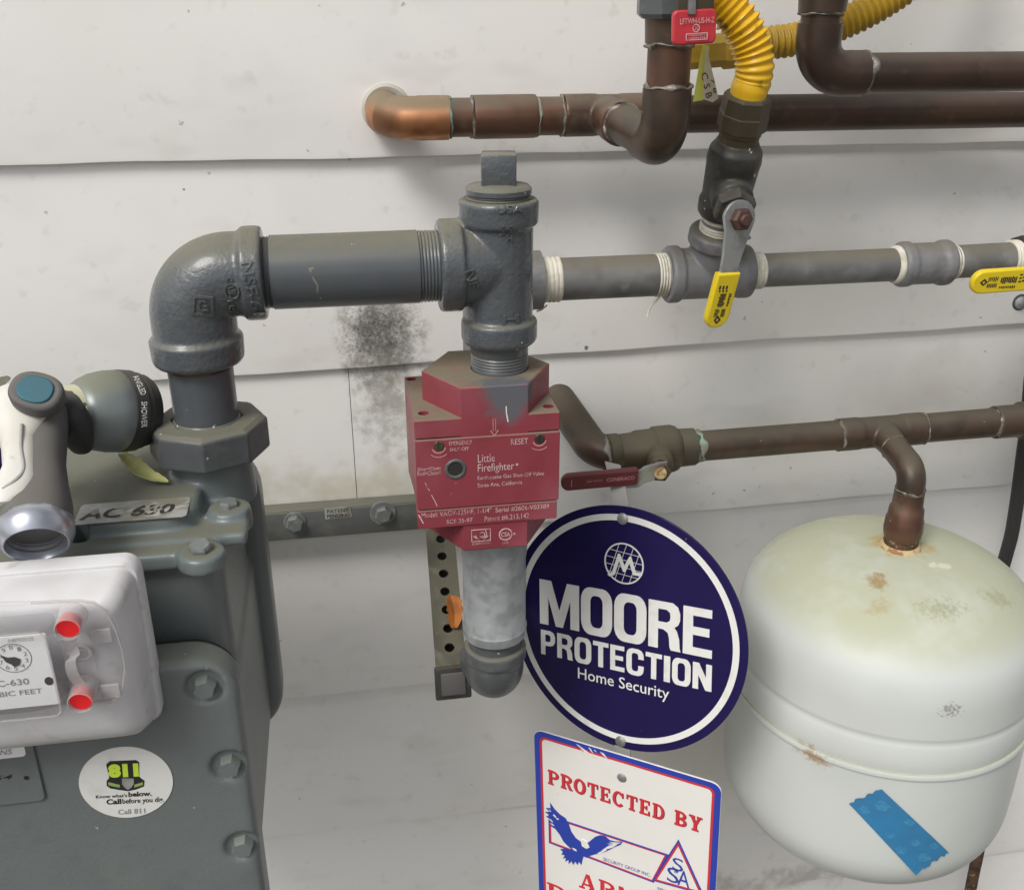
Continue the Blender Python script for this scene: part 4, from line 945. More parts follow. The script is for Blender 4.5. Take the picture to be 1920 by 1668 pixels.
v = thing('red_lever_water_valve', 'dark brass ball valve with dark red lever beside the earthquake valve', 'valve', lp_(lx(1146)))
a = lx(1146); A = lp_(a)
def q(x): return lx(x) - a
bm = bmesh.new()
lathe(bm, A, DL, [(q(1138), 0.0150), (q(1142), 0.0178), (q(1158), 0.0178), (q(1162), 0.0168), (q(1186), 0.0176), (q(1192), 0.0190), (q(1222), 0.0196), (q(1226), 0.0214), (q(1258), 0.0218), (q(1266), 0.0205), (q(1272), 0.0176), (q(1300), 0.0172), (q(1302), 0.0150)], 44)
pst = P(1238, 884, -0.128); pc = lp_(lx(1238)); ds = (pst - pc)
lathe(bm, pc, ds, [(0, 0.0125), (ds.length * .72, 0.0118), (ds.length * .74, 0.0095), (ds.length * .9, 0.0092)], 32)
obj('body', bm, brass_m, v, 30)
wob(lp_(lx(1143)), DL, -0.0035, 0.0162, 0.006, 0.0012, 31, solder_m, v)
wob(lp_(lx(1302)), DL, -0.001, 0.0150, 0.006, 0.0016, 32, solder_m, v)
Yl = -0.140
stn = obj('stem_nut', LA(pst - ds.normalized() * 0.004, ds, [(0, 0.0095), (0.005, 0.0095), (0.0065, 0.008)], seg=6), brass_m, v, 25)
obj('stem_end', LA(pst, ds, [(0, 0.0056), (0.0045, 0.0056), (0.0055, 0.0045)], seg=24), flux_m, stn)
def strap(pts, wv, th, m, name, parent):
    """a flat bar bent along pts; wv is its width direction times half width"""
    bm = bmesh.new(); rows = []; n = len(pts)
    for i, p in enumerate(pts):
        d = (pts[min(i + 1, n - 1)] - pts[max(i - 1, 0)]).normalized(); nn = d.cross(wv).normalized() * th
        rows.append([bm.verts.new(p + wv * a_ + nn * b_) for a_, b_ in ((-1, -1), (1, -1), (1, 1), (-1, 1))])
    for a_, b_ in zip(rows, rows[1:]):
        for k in range(4): bm.faces.new((a_[k], a_[(k + 1) % 4], b_[(k + 1) % 4], b_[k]))
    bm.faces.new(rows[0][::-1]); bm.faces.new(rows[-1]); bmesh.ops.recalc_face_normals(bm, faces=bm.faces)
    return obj(name, bm, m, parent, 50)
lv = strap(spline([P(1248, 880, -0.1285), P(1228, 884, -0.1295), P(1208, 890, -0.137), P(1196, 897, Yl), P(1165, 898, Yl)], 8), V3((0, -0.002, 0.0085)), 0.0013, steel_m, 'lever', v)
a_, b_ = P(1052, 897, Yl), P(1196, 897, Yl)
fr = frame((b_.x, Yl, P(1120, 897, Yl).z), (1, 0, 0.015), (-0.015, -0.12, 1))
Lh = b_.x - a_.x
gp = obj('handle_grip', shape([rrect(-Lh, -0.0078, 0, 0.0078, (0.0025, 0.0070, 0.0070, 0.0025), 8)], fr @ Matrix.Translation((0, 0, -0.003)), 0.006, 0.0016), dredh_m, v)
obj('lettering', join([words('CONBRACO', fr, -Lh * .42, -0.0015, -Lh * .06, 0.0022, 0.0032, 0.01), words('600 WOG', fr, -Lh * .68, -0.0005, -Lh * .48, 0.0014, 0.0032), shape([rrect(-Lh * .88, -0.003, -Lh * .87, 0.0035, 0.0001)], fr @ Matrix.Translation((0, 0, 0.0031)), 0.0002)]), faint_m, gp, None)

# ------------------------------------------------------------------ expansion tank
XK2 = 0.4845
tk = thing('expansion_tank', 'white steel expansion tank with dusty domed top, rust spots and blue tape', 'tank', (XK2, YK, 0.72))
prof_u = [(1.0432, 0.0), (1.0428, 0.018), (1.0405, 0.045), (1.0355, 0.070), (1.0275, 0.092), (1.0165, 0.110), (1.0030, 0.1235), (0.9880, 0.1315), (0.9700, 0.1352), (0.9500, 0.1360), (0.9345, 0.1362), (0.9322, 0.1357), (0.9295, 0.1354), (0.9268, 0.1361), (0.9240, 0.1370), (0.9100, 0.1376), (0.9005, 0.1376), (0.8990, 0.1372)]
prof_l = [(0.8995, 0.1340), (0.8990, 0.1388), (0.8968, 0.1396), (0.8940, 0.1394), (0.8925, 0.1372), (0.8600, 0.1372), (0.8100, 0.1368), (0.7850, 0.1345), (0.7650, 0.1265), (0.7480, 0.1120), (0.7360, 0.0900), (0.7290, 0.0600), (0.7260, 0.0300), (0.7255, 0.0)]
def fine(pr, step=0.004):
    out = [V3((pr[0][1], 0, pr[0][0]))]
    return [(p.z, p.x) for p in resample(spline([V3((r, 0, z)) for z, r in pr], 8), step)] + [pr[-1]]
def tank_part(name, pr, smooth=True):
    pr = sorted(pr, key=lambda a: 0) if False else pr
    return obj(name, LA((XK2, YK, 0), -Z_, [(-z, r) for z, r in pr], seg=96, cap=False), tank_m, tk, 30)
up_ = tank_part('upper_shell', prof_u[:1] + fine(prof_u[:11], 0.005)[1:-1] + prof_u[10:])
lo_ = tank_part('lower_shell', prof_l[:5] + fine(prof_l[4:], 0.006)[1:])
obj('seal_ring', LA((XK, YK, 1.0405), Z_, [(0, 0.0182), (0.004, 0.0180), (0.006, 0.0165), (0.006, 0.010)], seg=44), flux_m, tk)
# blue painter's tape wrapped on the lower shell
def on_tank(x, y, lift=0.0):
    d = FW + RT * ((x - 960) / 1900.0) + UPV * ((834 - y) / 1900.0)
    ox, oy = CAM.x - XK2, CAM.y - YK; R_ = 0.1376 + lift
    A_, B_, C_ = d.x * d.x + d.y * d.y, 2 * (ox * d.x + oy * d.y), ox * ox + oy * oy - R_ * R_
    s_ = (-B_ - math.sqrt(B_ * B_ - 4 * A_ * C_)) / (2 * A_); return CAM + d * s_
def tank_patch(name, corners, m, parent, lift=0.0004, n=10, ragged=0.0):
    c = [V3((x, y, 0)) for x, y in corners]; bm = bmesh.new(); g_ = []; rnd = random.Random(4)
    for i in range(n + 1):
        row = []
        for j in range(n + 1):
            s, u = i / n, j / n
            p = (c[0] * (1 - s) + c[1] * s) * (1 - u) + (c[3] * (1 - s) + c[2] * s) * u
            if j in (0, n): p = p + (c[1] - c[0]).normalized().cross(V3((0, 0, 1))) * rnd.uniform(-ragged, ragged)
            row.append(bm.verts.new(on_tank(p.x, p.y, lift)))
        g_.append(row)
    for i in range(n):
        for j in range(n): bm.faces.new((g_[i][j], g_[i + 1][j], g_[i + 1][j + 1], g_[i][j + 1]))
    bmesh.ops.recalc_face_normals(bm, faces=bm.faces)
    o = obj(name, bm, m, parent, 60); return o
tp = tank_patch('painter_tape', [(1591, 1505), (1653, 1479), (1779, 1597), (1716, 1638)], ptape_m, tk, 0.0006, 14, 3.0)
bm = bmesh.new()
for (x, y, sx_, sy_) in ((1655, 1510, 17, 11), (1668, 1563, 11, 9), (1717, 1579, 10, 8), (1690, 1592, 13, 9), (1732, 1606, 16, 10), (1621, 1518, 12, 9), (1705, 1540, 12, 8), (1752, 1585, 10, 7)):
    pts = [(x - sx_, y - sy_ * .2), (x - sx_ * .3, y - sy_), (x + sx_ * .4, y - sy_ * .7), (x + sx_, y + sy_ * .3), (x + sx_ * .2, y + sy_), (x - sx_ * .6, y + sy_ * .7)]
    bm.faces.new([bm.verts.new(on_tank(a, b, 0.0010)) for a, b in pts])
obj('tape_print', bm, ptape2_m, tp, None)
# flake of paint near the neck and rusty hanger under the tank
st = thing('rusty_hanger_strap', 'rusty flaking steel strap hanging under the right side of the tank', 'strap', P(1826, 1660, -0.06))
strap(spline([P(1842, 1560, -0.04), P(1832, 1608, -0.05), P(1824, 1645, -0.05), P(1814, 1700, -0.05), P(1806, 1760, -0.045)], 8), V3((0.0075, 0, 0.002)), 0.0015, rust_m, 'strap_band', st)

# cable at the right edge
c_ = thing('black_cable', 'black flat cable hanging down the wall at the right edge behind the tank', 'cable', P(1884, 1040, -0.02))
obj('cable_run', TU(spline([P(1945, 600, -0.03), P(1932, 710, -0.035), P(1925, 790, -0.03), P(1917, 850, -0.03), P(1905, 940, -0.028), P(1895, 1000, -0.026), P(1884, 1042, -0.024), P(1868, 1100, -0.02), P(1855, 1170, -0.018)], 10), 0.0062, seg=14), cable_m, c_)
obj('cable_run', TU(spline([P(1952, 600, -0.03), P(1939, 710, -0.035), P(1932, 790, -0.030), P(1924, 850, -0.030), P(1911, 940, -0.028), P(1901, 1000, -0.026), P(1890, 1042, -0.024), P(1874, 1100, -0.02), P(1861, 1170, -0.018)], 10), 0.0050, seg=14), cable_m, c_)
p = P(1920, 570, -0.006); p.y = -0.003
ws = thing('wall_screw', 'round screw head in the siding under the sideways yellow lever', 'screw', p)
obj('screw_head', LA(p + Y_ * 0.004, -Y_, [(0, 0.0065), (0.003, 0.0065), (0.005, 0.004), (0.0055, 0.001)], seg=28), galv_m, ws)
obj('screw_washer', LA(p + Y_ * 0.005, -Y_, [(0, 0.0085), (0.002, 0.0085), (0.0025, 0.007)], seg=28), worn_m, ws)

# ================================================================== signs
yaw, lean, roll = math.radians(41.0), math.radians(9.3), math.radians(6.85)
U = V3((math.cos(yaw), -math.sin(yaw), 0)); N0 = V3((-math.sin(yaw), -math.cos(yaw), 0))
Vs = Z_ * math.cos(lean) - N0 * math.sin(lean)
fm = frame((0.2168, -0.186, 1.0054), U * math.cos(roll) + Vs * math.sin(roll), Vs * math.cos(roll) - U * math.sin(roll))
R = 0.1102
sg = thing('round_security_sign', 'round navy blue home security sign with white ring and big white letters', 'sign', fm.col[3].to_3d())
pn = obj('panel', shape([circ(0, 0, R, n=120)], fm @ Matrix.Translation((0, 0, -0.002)), 0.002, 0.0004), navy_m, sg)
obj('white_ring', shape([circ(0, 0, R * .935, n=120), circ(0, 0, R * .885, n=120)], fm, 0.0002), white_m, pn, None)
# block letters from outlines, a cell 0..1 x 0..1
def ro(x0, y0, x1, y1, r): return rrect(x0, y0, x1, y1, r, 5)
def glyph(ch):
    s = 0.30; h = 0.17                # stem and bar
    if ch == 'M': return [[(0, 0), (.22, 0), (.22, .62), (.41, 0), (.59, 0), (.78, .62), (.78, 0), (1, 0), (1, 1), (.70, 1), (.50, .36), (.30, 1), (0, 1)]]
    if ch == 'O': return [ro(0, -.02, 1, 1.02, .30), ro(s, .15, 1 - s, .85, .15)]
    if ch == 'R': return [[(0, 0), (s, 0), (s, .42), (.46, .42), (.60, .36), (.64, .25), (.66, .06), (.70, 0), (1, 0), (.97, .06), (.95, .26), (.88, .42), (.80, .49), (.92, .56), (.97, .66), (.97, .80), (.90, .93), (.74, 1), (0, 1)], [(s, .57), (s, .84), (.56, .84), (.66, .79), (.68, .70), (.66, .62), (.56, .57)]]
    if ch == 'E': return [[(0, 0), (1, 0), (1, h), (.34, h), (.34, .43), (.90, .43), (.90, .43 + h), (.34, .43 + h), (.34, 1 - h), (.98, 1 - h), (.98, 1), (0, 1)]]
    if ch == 'P': return [[(0, 0), (s, 0), (s, .38), (.62, .38), (.85, .44), (.97, .57), (.97, .80), (.87, .94), (.66, 1), (0, 1)], [(s, .54), (s, .84), (.54, .84), (.65, .79), (.67, .69), (.65, .59), (.54, .54)]]
    if ch == 'T': return [[(.34, 0), (.66, 0), (.66, 1 - h), (1, 1 - h), (1, 1), (0, 1), (0, 1 - h), (.34, 1 - h)]]
    if ch == 'C': return [rrect(0, -.02, 1, 1.02, .30, 5)[:0] + [(1, .64), (1, .74), (.96, .88), (.86, .97), (.68, 1.02), (.32, 1.02), (.14, .97), (.04, .88), (0, .72), (0, .28), (.04, .12), (.14, .03), (.32, -.02), (.68, -.02), (.86, .03), (.96, .12), (1, .26), (1, .38), (.69, .38), (.69, .24), (.64, .16), (.5, .14), (.36, .16), (.31, .24), (.31, .76), (.36, .84), (.5, .86), (.64, .84), (.69, .76), (.69, .64)]]
    if ch == 'I': return [[(0, 0), (1, 0), (1, 1), (0, 1)]]
    if ch == 'N': return [[(0, 0), (.30, 0), (.30, .55), (.68, 0), (1, 0), (1, 1), (.70, 1), (.70, .48), (.32, 1), (0, 1)]]
def block(s, widths, fr, x0, y0, x1, y1, gap=0.06, depth=0.0004):
    tot = sum(widths) + gap * (len(s) - 1); sc = (x1 - x0) / tot; out = []; x = x0
    for ch, w_i in zip(s, widths):
        loops = [[(x + px_ * w_i * sc, y0 + py_ * (y1 - y0)) for px_, py_ in lp] for lp in glyph(ch)]
        out.append(shape(loops, fr, depth)); x += (w_i + gap) * sc
    return out
a = UV(fm, 1013, 1173); b = UV(fm, 1337, 1143); c2 = UV(fm, 1013, 1084)
c3 = UV(fm, 1335, 1235)
xl_, xr_ = a[0], b[0]
ybm, ytm = (UV(fm, 1013, 1170)[1] + UV(fm, 1335, 1232)[1]) / 2, (UV(fm, 1013, 1085)[1] + UV(fm, 1337, 1144)[1]) / 2
obj('lettering', join(block('MOORE', [1.25, .95, .95, .92, .80], fm, xl_, ybm, xr_, ytm)), white_m, pn, None)
ybp, ytp = (UV(fm, 1015, 1226)[1] + UV(fm, 1334, 1295)[1]) / 2, (UV(fm, 1015, 1180)[1] + UV(fm, 1334, 1246)[1]) / 2
obj('lettering', join(block('PROTECTION', [.9, .95, 1, .9, .82, .98, .9, .34, 1, 1], fm, UV(fm, 1015, 1226)[0], ybp, UV(fm, 1334, 1295)[0], ytp, 0.11)), white_m, pn, None)
h0, h1 = UV(fm, 1084, 1270), UV(fm, 1255, 1300)
hb = (UV(fm, 1084, 1272)[1] + UV(fm, 1250, 1306)[1]) / 2; htop = UV(fm, 1084, 1250)[1]
obj('lettering', words('Home Security', fm, h0[0], min(hb, h0[1]) - 0.0035, h1[0], htop, 0.0004, 0.004), white_m, pn, None)
ex, ey = UV(fm, 1170, 1056); er = 0.0182
ms = [shape([circ(ex, ey, er), circ(ex, ey, er * .93)], fm, 0.0004)]
def seg_(p, q_, wd):
    p, q_ = V3((*p, 0)), V3((*q_, 0)); n_ = (q_ - p).normalized().cross(Z_) * wd / 2
    return shape([[tuple((p + n_)[:2]), tuple((q_ + n_)[:2]), tuple((q_ - n_)[:2]), tuple((p - n_)[:2])]], fm, 0.0003)
def chord(a_, off, tilt):
    d = V3((math.cos(tilt), math.sin(tilt), 0)); n_ = V3((-d.y, d.x, 0)); o_ = n_ * off; h = math.sqrt(max(er * er - off * off, 0)) * .93
    p = V3((ex, ey, 0)) + o_; return seg_((p - d * h)[:2], (p + d * h)[:2], 0.00042)
for o_ in (-0.010, -0.0035, 0.003, 0.0095): ms.append(chord(0, o_, -0.10)); ms.append(chord(0, o_, 1.25))
E_ = lambda x, y: (ex + x * er, ey + y * er)
ms += [shape([[E_(-.84, -.66), E_(-.60, -.50), E_(-.30, .44), E_(-.20, .44), E_(.03, -.10), E_(.27, .38), E_(.37, .38), E_(.60, -.32), E_(.95, -.32), E_(.89, -.48), E_(.47, -.48), E_(.28, .06), E_(.08, -.40), E_(-.04, -.40), E_(-.24, .10), E_(-.46, -.62), E_(-.72, -.74)]], fm, 0.0005)]
obj('emblem', join(ms), white_m, pn, None)
for (x, y) in ((1168, 972), (1164, 1389)):
    uu = UV(fm, x, y); p = fm @ V3((uu[0], uu[1], 0.0))
    obj('screw', LA(p, fm.col[2].to_3d(), [(0, 0.0050), (0.0012, 0.0048), (0.0022, 0.003), (0.0023, 0.0)], seg=24), steel_m, sg)

yaw2 = math.radians(36.8); roll = math.radians(2.2)
U2 = V3((math.cos(yaw2), -math.sin(yaw2), 0)); U2r = U2 * math.cos(roll) + Z_ * math.sin(roll); V2r = Z_ * math.cos(roll) - U2 * math.sin(roll)
wd = 0.1725
f2 = frame(P(1001, 1366, -0.1737), U2r, V2r)
ar = thing('armed_patrol_sign', 'white rectangular security sign with blue and red border and flying eagle', 'sign', f2.col[3].to_3d())
Hs = 0.235
pn = obj('panel', shape([rrect(0, -Hs, wd, 0, 0.009)], f2 @ Matrix.Translation((0, 0, -0.0018)), 0.0018, 0.0004), sign_m, ar)
obj('blue_border', shape([rrect(0.0002, -Hs + 0.0002, wd - 0.0002, -0.0002, 0.0088), rrect(0.0056, -Hs + 0.0056, wd - 0.0056, -0.0056, 0.006)], f2, 0.0002), blue_m, pn, None)
obj('red_border', shape([rrect(0.0056, -Hs + 0.0056, wd - 0.0056, -0.0056, 0.006), rrect(0.0078, -Hs + 0.0078, wd - 0.0078, -0.0078, 0.0045)], f2, 0.0003), redp_m, pn, None)
# slab serif letters
def serif(ch):
    """strokes as rectangles x0,y0,x1,y1 and arcs (polygons) in a 0..1 cell"""
    s = .24; z = .11
    base = lambda x: [(x - .06, 0, x + s + .06, z), (x - .06, 1 - z, x + s + .06, 1)]
    bowl = lambda y0, y1, xr=1.0: [[(.42, y0)] + [(.48 + (xr - .48) * math.sin(a), (y0 + y1) / 2 - (y1 - y0) / 2 * math.cos(a)) for a in [k * PI / 10 for k in range(11)]] + [(.42, y1), (.42, y1 - .13)] + [(.48 + (xr - .48 - .24) * math.sin(a), (y0 + y1) / 2 + ((y1 - y0) / 2 - .13) * math.cos(a)) for a in [k * PI / 10 for k in range(11)]] + [(.42, y0 + .13)]]
    R = lambda *a: [[(a[0], a[1]), (a[2], a[1]), (a[2], a[3]), (a[0], a[3])]]
    st = R(.10, 0, .36, 1)
    def ser(x0, x1, y0, y1): return R(x0, y0, x1, y1)
    if ch == 'P': return st + ser(0, .46, 0, z) + ser(0, .44, 1 - z, 1) + bowl(.42, 1)
    if ch == 'R': return st + ser(0, .46, 0, z) + ser(0, .44, 1 - z, 1) + bowl(.45, 1) + [[(.48, .48), (.72, .48), (.98, .08), (1.05, .08), (1.05, 0), (.78, 0)]]
    if ch == 'B': return st + ser(0, .44, 0, z) + ser(0, .44, 1 - z, 1) + bowl(0, .56, 1.0) + bowl(.46, 1, .94)
    if ch == 'D': return st + ser(0, .44, 0, z) + ser(0, .44, 1 - z, 1) + bowl(0, 1, 1.0)
    if ch == 'E': return st + ser(0, .95, 0, z) + ser(0, .92, 1 - z, 1) + R(.30, .45, .68, .56) + R(.62, .36, .70, .65) + R(.84, 0, .95, .30) + R(.81, .72, .92, 1)
    if ch == 'T': return R(.37, 0, .63, 1) + ser(.24, .76, 0, z) + ser(0, 1, 1 - z, 1) + R(0, .70, .10, 1) + R(.90, .70, 1, 1)
    if ch in 'OC':
        n = 28; a0, a1 = (0, 2 * PI) if ch == 'O' else (math.radians(48), math.radians(318))
        out = []
        pts = [(.5 + .52 * math.cos(a0 + (a1 - a0) * k / n), .5 + .53 * math.sin(a0 + (a1 - a0) * k / n)) for k in range(n + 1)]
        inn = [(.5 + .26 * math.cos(a0 + (a1 - a0) * k / n), .5 + .39 * math.sin(a0 + (a1 - a0) * k / n)) for k in range(n + 1)]
        out = [pts + inn[::-1]]
        if ch == 'C': out += R(.80, .64, .92, .98)
        return out
    if ch == 'Y': return R(.37, 0, .63, .45) + ser(.24, .76, 0, z) + [[(.37, .48), (.63, .48), (.34, 1), (.06, 1)], [(.40, .40), (.62, .40), (.96, 1), (.76, 1)]] + ser(-.02, .44, 1 - z, 1) + ser(.62, 1.05, 1 - z, 1)
    if ch == 'A': return [[(.38, 1), (.62, 1), (.98, 0), (.70, 0)], [(.06, 0), (.18, 0), (.50, .92), (.40, 1)]] + R(.22, .26, .76, .37) + ser(-.04, .32, 0, z) + ser(.58, 1.06, 0, z)
    if ch == 'M': return R(.06, 0, .18, 1) + R(.78, 0, 1.0, 1) + [[(.06, 1), (.30, 1), (.58, .22), (.46, .05)], [(.46, .05), (.56, .05), (.92, 1), (.78, 1)]] + ser(-.04, .30, 0, z) + ser(.68, 1.1, 0, z)
    if ch == 'L': return st + ser(0, .95, 0, z) + ser(0, .46, 1 - z, 1) + R(.84, 0, .95, .30)
    return []
def serifs(s, fr, x0, y0, x1, y1, wid, gap, depth):
    n = len(s); tot = sum(wid.get(c, 1) for c in s) + gap * (n - 1); sc = (x1 - x0) / tot; x = x0; out = []; k = 0
    for ch in s:
        w_i = wid.get(ch, 1) * sc
        for lp in serif(ch):
            k += 1
            out.append(shape([[(x + a_ * w_i, y0 + b_ * (y1 - y0)) for a_, b_ in lp]], fr, depth + 0.00001 * (k % 9)))
        x += w_i + gap * sc
    return out
WID = {' ': .45, 'T': .92, 'E': .92, 'O': 1.05, 'Y': 1.0, 'A': 1.05, 'M': 1.2}
def sline(s, fr, pl, pr, hpx_top, depth=0.0003, sh=0.0006):
    """baseline from pixel pl to pixel pr, cap height set by the pixel hpx_top above pl"""
    a_, b_ = UV(fr, *pl), UV(fr, *pr); y0 = (a_[1] + b_[1]) / 2; y1 = y0 + UV(fr, *hpx_top)[1] - a_[1]
    return serifs(s, fr, a_[0] + sh, y0 - sh, b_[0] + sh, y1 - sh, WID, .22, depth), serifs(s, fr, a_[0], y0, b_[0], y1, WID, .22, depth + 0.0004)
sh, ma = sline('PROTECTED BY', f2, (1028, 1466), (1314, 1561), (1028, 1440))
obj('letter_shadow', join(sh), dred_m, pn, None); obj('lettering', join(ma), redp_m, pn, None)
aa, bb = UV(f2, 1086, 1660), UV(f2, 1086, 1636)
y0 = aa[1] - 0.001; hh = bb[1] - aa[1] + 0.003
xA = UV(f2, 1087, 1650)[0]
obj('lettering', join(serifs('ARMED', f2, xA, y0, xA + 0.093, y0 + hh, WID, .2, 0.0004)), redp_m, pn, None)
xP, yP = UV(f2, 1026, 1652)
obj('lettering', join(serifs('PATROL', f2, xP, yP - hh, xP + 0.135, yP, WID, .2, 0.0004)), redp_m, pn, None)
# emblem: long frame, triangle and eagle
G = lambda x, y: UV(f2, 960 + x / 4.174, 1340 + y / 4.174)
def poly(pts): return [G(x, y) for x, y in pts]
def off_loop(pts, k):
    n = len(pts); cx = sum(p[0] for p in pts) / n; cy = sum(p[1] for p in pts) / n; out = []
    P2 = [V3((*p, 0)) for p in pts]; area = sum(P2[i].x * P2[(i + 1) % n].y - P2[(i + 1) % n].x * P2[i].y for i in range(n))
    sgn = 1 if area > 0 else -1
    for i in range(n):
        a_, b_, c_ = P2[i - 1], P2[i], P2[(i + 1) % n]
        d1, d2_ = (b_ - a_).normalized(), (c_ - b_).normalized(); n1 = V3((-d1.y, d1.x, 0)) * sgn; n2 = V3((-d2_.y, d2_.x, 0)) * sgn
        m_ = (n1 + n2); m_ = m_ / max(m_.dot(n1), .2) if m_.length > 1e-6 else n1
        q_ = b_ + m_ * k; out.append((q_.x, q_.y))
    return out
bar_ = poly([(285, 780), (1225, 1090), (1110, 1310), (290, 998)])
tri = poly([(1303, 970), (1490, 1380), (1500, 1400), (1098, 1290)])
tri = [tri[0], G(1500, 1402), tri[3]]
for lp, k0, k1, m_, dp in ((bar_, 0, 0.0014, blue_m, 0.0003), (bar_, 0.0014, 0.0026, redp_m, 0.0003), (tri, 0, 0.0014, blue_m, 0.0006), (tri, 0.0014, 0.003, redp_m, 0.0006)):
    obj('emblem_frame', shape([off_loop(lp, k0) if k0 else lp, off_loop(lp, k1)], f2, dp), m_, pn, None)
obj('emblem_field', shape([off_loop(tri, 0.0029)], f2, 0.0005), sign_m, pn, None)
eagle = [(300, 685), (335, 735), (375, 775), (420, 805), (445, 850), (465, 910), (500, 960), (535, 985), (560, 968), (585, 1000), (610, 985), (650, 950), (690, 937), (730, 945), (765, 975), (800, 985), (865, 990), (850, 1010), (800, 1030), (740, 1062), (700, 1075), (650, 1085), (615, 1095), (590, 1112), (562, 1100), (552, 1130), (545, 1168), (525, 1140), (515, 1168), (497, 1140), (480, 1168), (468, 1138), (445, 1160), (445, 1128), (418, 1142), (425, 1112), (400, 1118), (415, 1092), (388, 1085), (400, 1065), (380, 1045), (440, 1045), (475, 1052), (440, 1020), (405, 985), (375, 930), (340, 885), (300, 860), (330, 850), (285, 830), (315, 815), (268, 790), (305, 785), (262, 755), (300, 755), (268, 725), (303, 725)]
obj('eagle', shape([poly(eagle)], f2, 0.0007), blue_m, pn, None)
wh = [shape([poly(l)], f2, 0.0009) for l in ([(540, 975), (560, 968), (600, 1005), (610, 1030), (585, 1040), (550, 1020)], [(745, 1000), (850, 995), (800, 1010)], [(700, 1055), (760, 1015), (830, 1005), (790, 1030)], [(330, 770), (350, 790), (345, 798), (322, 778)], [(470, 1030), (505, 1045), (510, 1062), (485, 1050)], [(345, 800), (372, 805), (360, 815)], [(760, 985), (860, 993), (810, 1000)], [(670, 1075), (740, 1040), (745, 1052), (690, 1080)], [(290, 730), (310, 748), (304, 752)], [(285, 800), (325, 828), (318, 834)], [(300, 835), (335, 858), (326, 862)])]
obj('eagle_markings', join(wh), sign_m, pn, None)['kind'] = 'stuff'
def script_(s, x, y, hw, hh, bold): 
    c_ = G(x, y); return words(s, f2, c_[0] - hw, c_[1] - hh, c_[0] + hw, c_[1] + hh, 0.0008, bold)
obj('lettering', join([script_('S', 1300, 1165, 0.0050, 0.0072, 0.0), script_('S', 1262, 1248, 0.0055, 0.0085, 0.0), script_('A', 1345, 1275, 0.0055, 0.0090, 0.0), script_('&', 1285, 1218, 0.0018, 0.0020, 0.0)]), blue_m, pn, None)
a_, b_ = G(715, 1118), G(1085, 1250)
obj('lettering', join([words('SECURITY GROUP INC.', f2, a_[0], (a_[1] + b_[1]) / 2 - 0.0022, b_[0], (a_[1] + b_[1]) / 2 + 0.0016, 0.0004), words('BURBANK', f2, *G(1140, 1360), G(1220, 1360)[0], G(1140, 1340)[1], 0.0004)]), blue_m, pn, None)
uu = UV(f2, 1166, 1457)
obj('rivet', LA(f2 @ V3((*uu, 0)), f2.col[2].to_3d(), [(0, 0.0044), (0.0008, 0.0043), (0.0016, 0.003), (0.0017, 0.0)], seg=24), steel_m, ar)
obj('scratch', join([shape([poly(l)], f2, 0.0006) for l in ([(505, 225), (520, 232), (600, 290), (640, 325), (632, 328), (590, 300)], [(540, 262), (560, 290), (552, 296)], [(690, 285), (720, 300), (755, 345), (715, 312)], [(600, 250), (618, 262), (640, 300), (622, 282)], [(640, 268), (655, 275), (665, 290)])]), sign_m, pn, None)
# stake behind both signs
sp = thing('sign_stake', 'flat pale metal stake holding both security signs against the wall', 'stake', (0.205, -0.22, 0))
sb = fm @ V3((UV(fm, 1164, 1389)[0], UV(fm, 1164, 1389)[1], -0.0035)); s2 = f2 @ V3((*UV(f2, 1166, 1457), -0.0035)); tp_ = fm @ V3((UV(fm, 1168, 972)[0], UV(fm, 1168, 972)[1], -0.0035))
te = tp_ + (tp_ - sb).normalized() * 0.030; te.y = -0.118
strap([te, tp_, sb, s2, s2 - Z_ * 0.2, V3((s2.x, s2.y, 0.0))], U * 0.0075, 0.0008, pm('stake_metal', (0.33, 0.325, 0.31), 0.45, 0.3, var=[((0.34, 0.33, 0.31), 60, 0.45, 0.7, 0.7)]), 'stake_bar', sp)

# ================================================================== gas meter
mt = thing('gas_meter', 'grey green cast gas meter with index box, bolted cover and call before dig sticker', 'gas meter', (-0.24, -0.25, 0.92))
def slab(loop, z0, z1, bev): return shape([loop], frame((0, 0, z0), (1, 0, 0), (0, 1, 0)), z1 - z0, bev)
def wallslab(loop, y0, y1, bev): return shape([loop], front((0, y0, 0)), y0 - y1, bev)      # y0 behind, y1 in front
bm = join([slab(rrect(-0.400, -0.322, -0.0865, -0.165, 0.022), 0.935, 1.186, 0.003), wallslab(rrect(-0.405, 0.925, -0.0835, 1.118, 0.03), -0.165, -0.338, 0.004)])
body = obj('body', cast_(bm, 0.0020, 6), meter_m, mt)
TZ = 1.2065
bm = join([slab(rrect(-0.405, -0.332, -0.0835, -0.160, 0.022), 1.1825, 1.1945, 0.003), slab(rrect(-0.390, -0.306, -0.100, -0.172, 0.02), 1.188, TZ, 0.004)])
lathe(bm, (XE, YM, 1.185), Z_, [(0, 0.0275), (0.0345, 0.0262), (0.036, 0.0245)], 48)
pb = PZ(428, 939, 1.205)
lathe(bm, (pb.x, pb.y, 1.186), Z_, [(0, 0.0145), (0.0155, 0.0135)], 40)
pf = PZ(376, 1024, 1.199)
lathe(bm, (pf.x, pf.y, 1.186), Z_, [(0, 0.0150), (0.0105, 0.0140)], 40)
ph = PZ(152, 1013, 1.1945)
box(bm, (ph.x - 0.02, ph.y - 0.012, 1.188), (ph.x + 0.10, ph.y + 0.02, 1.1965))
topme = cast_(bm, 0.0016, 6)
topme = cut(topme, [lambda b: lathe(b, (ph.x, ph.y, 1.187), Z_, [(0, 0.0062), (0.02, 0.0072)], 24)])
top = obj('top_cover', topme, meter_top_m, mt)
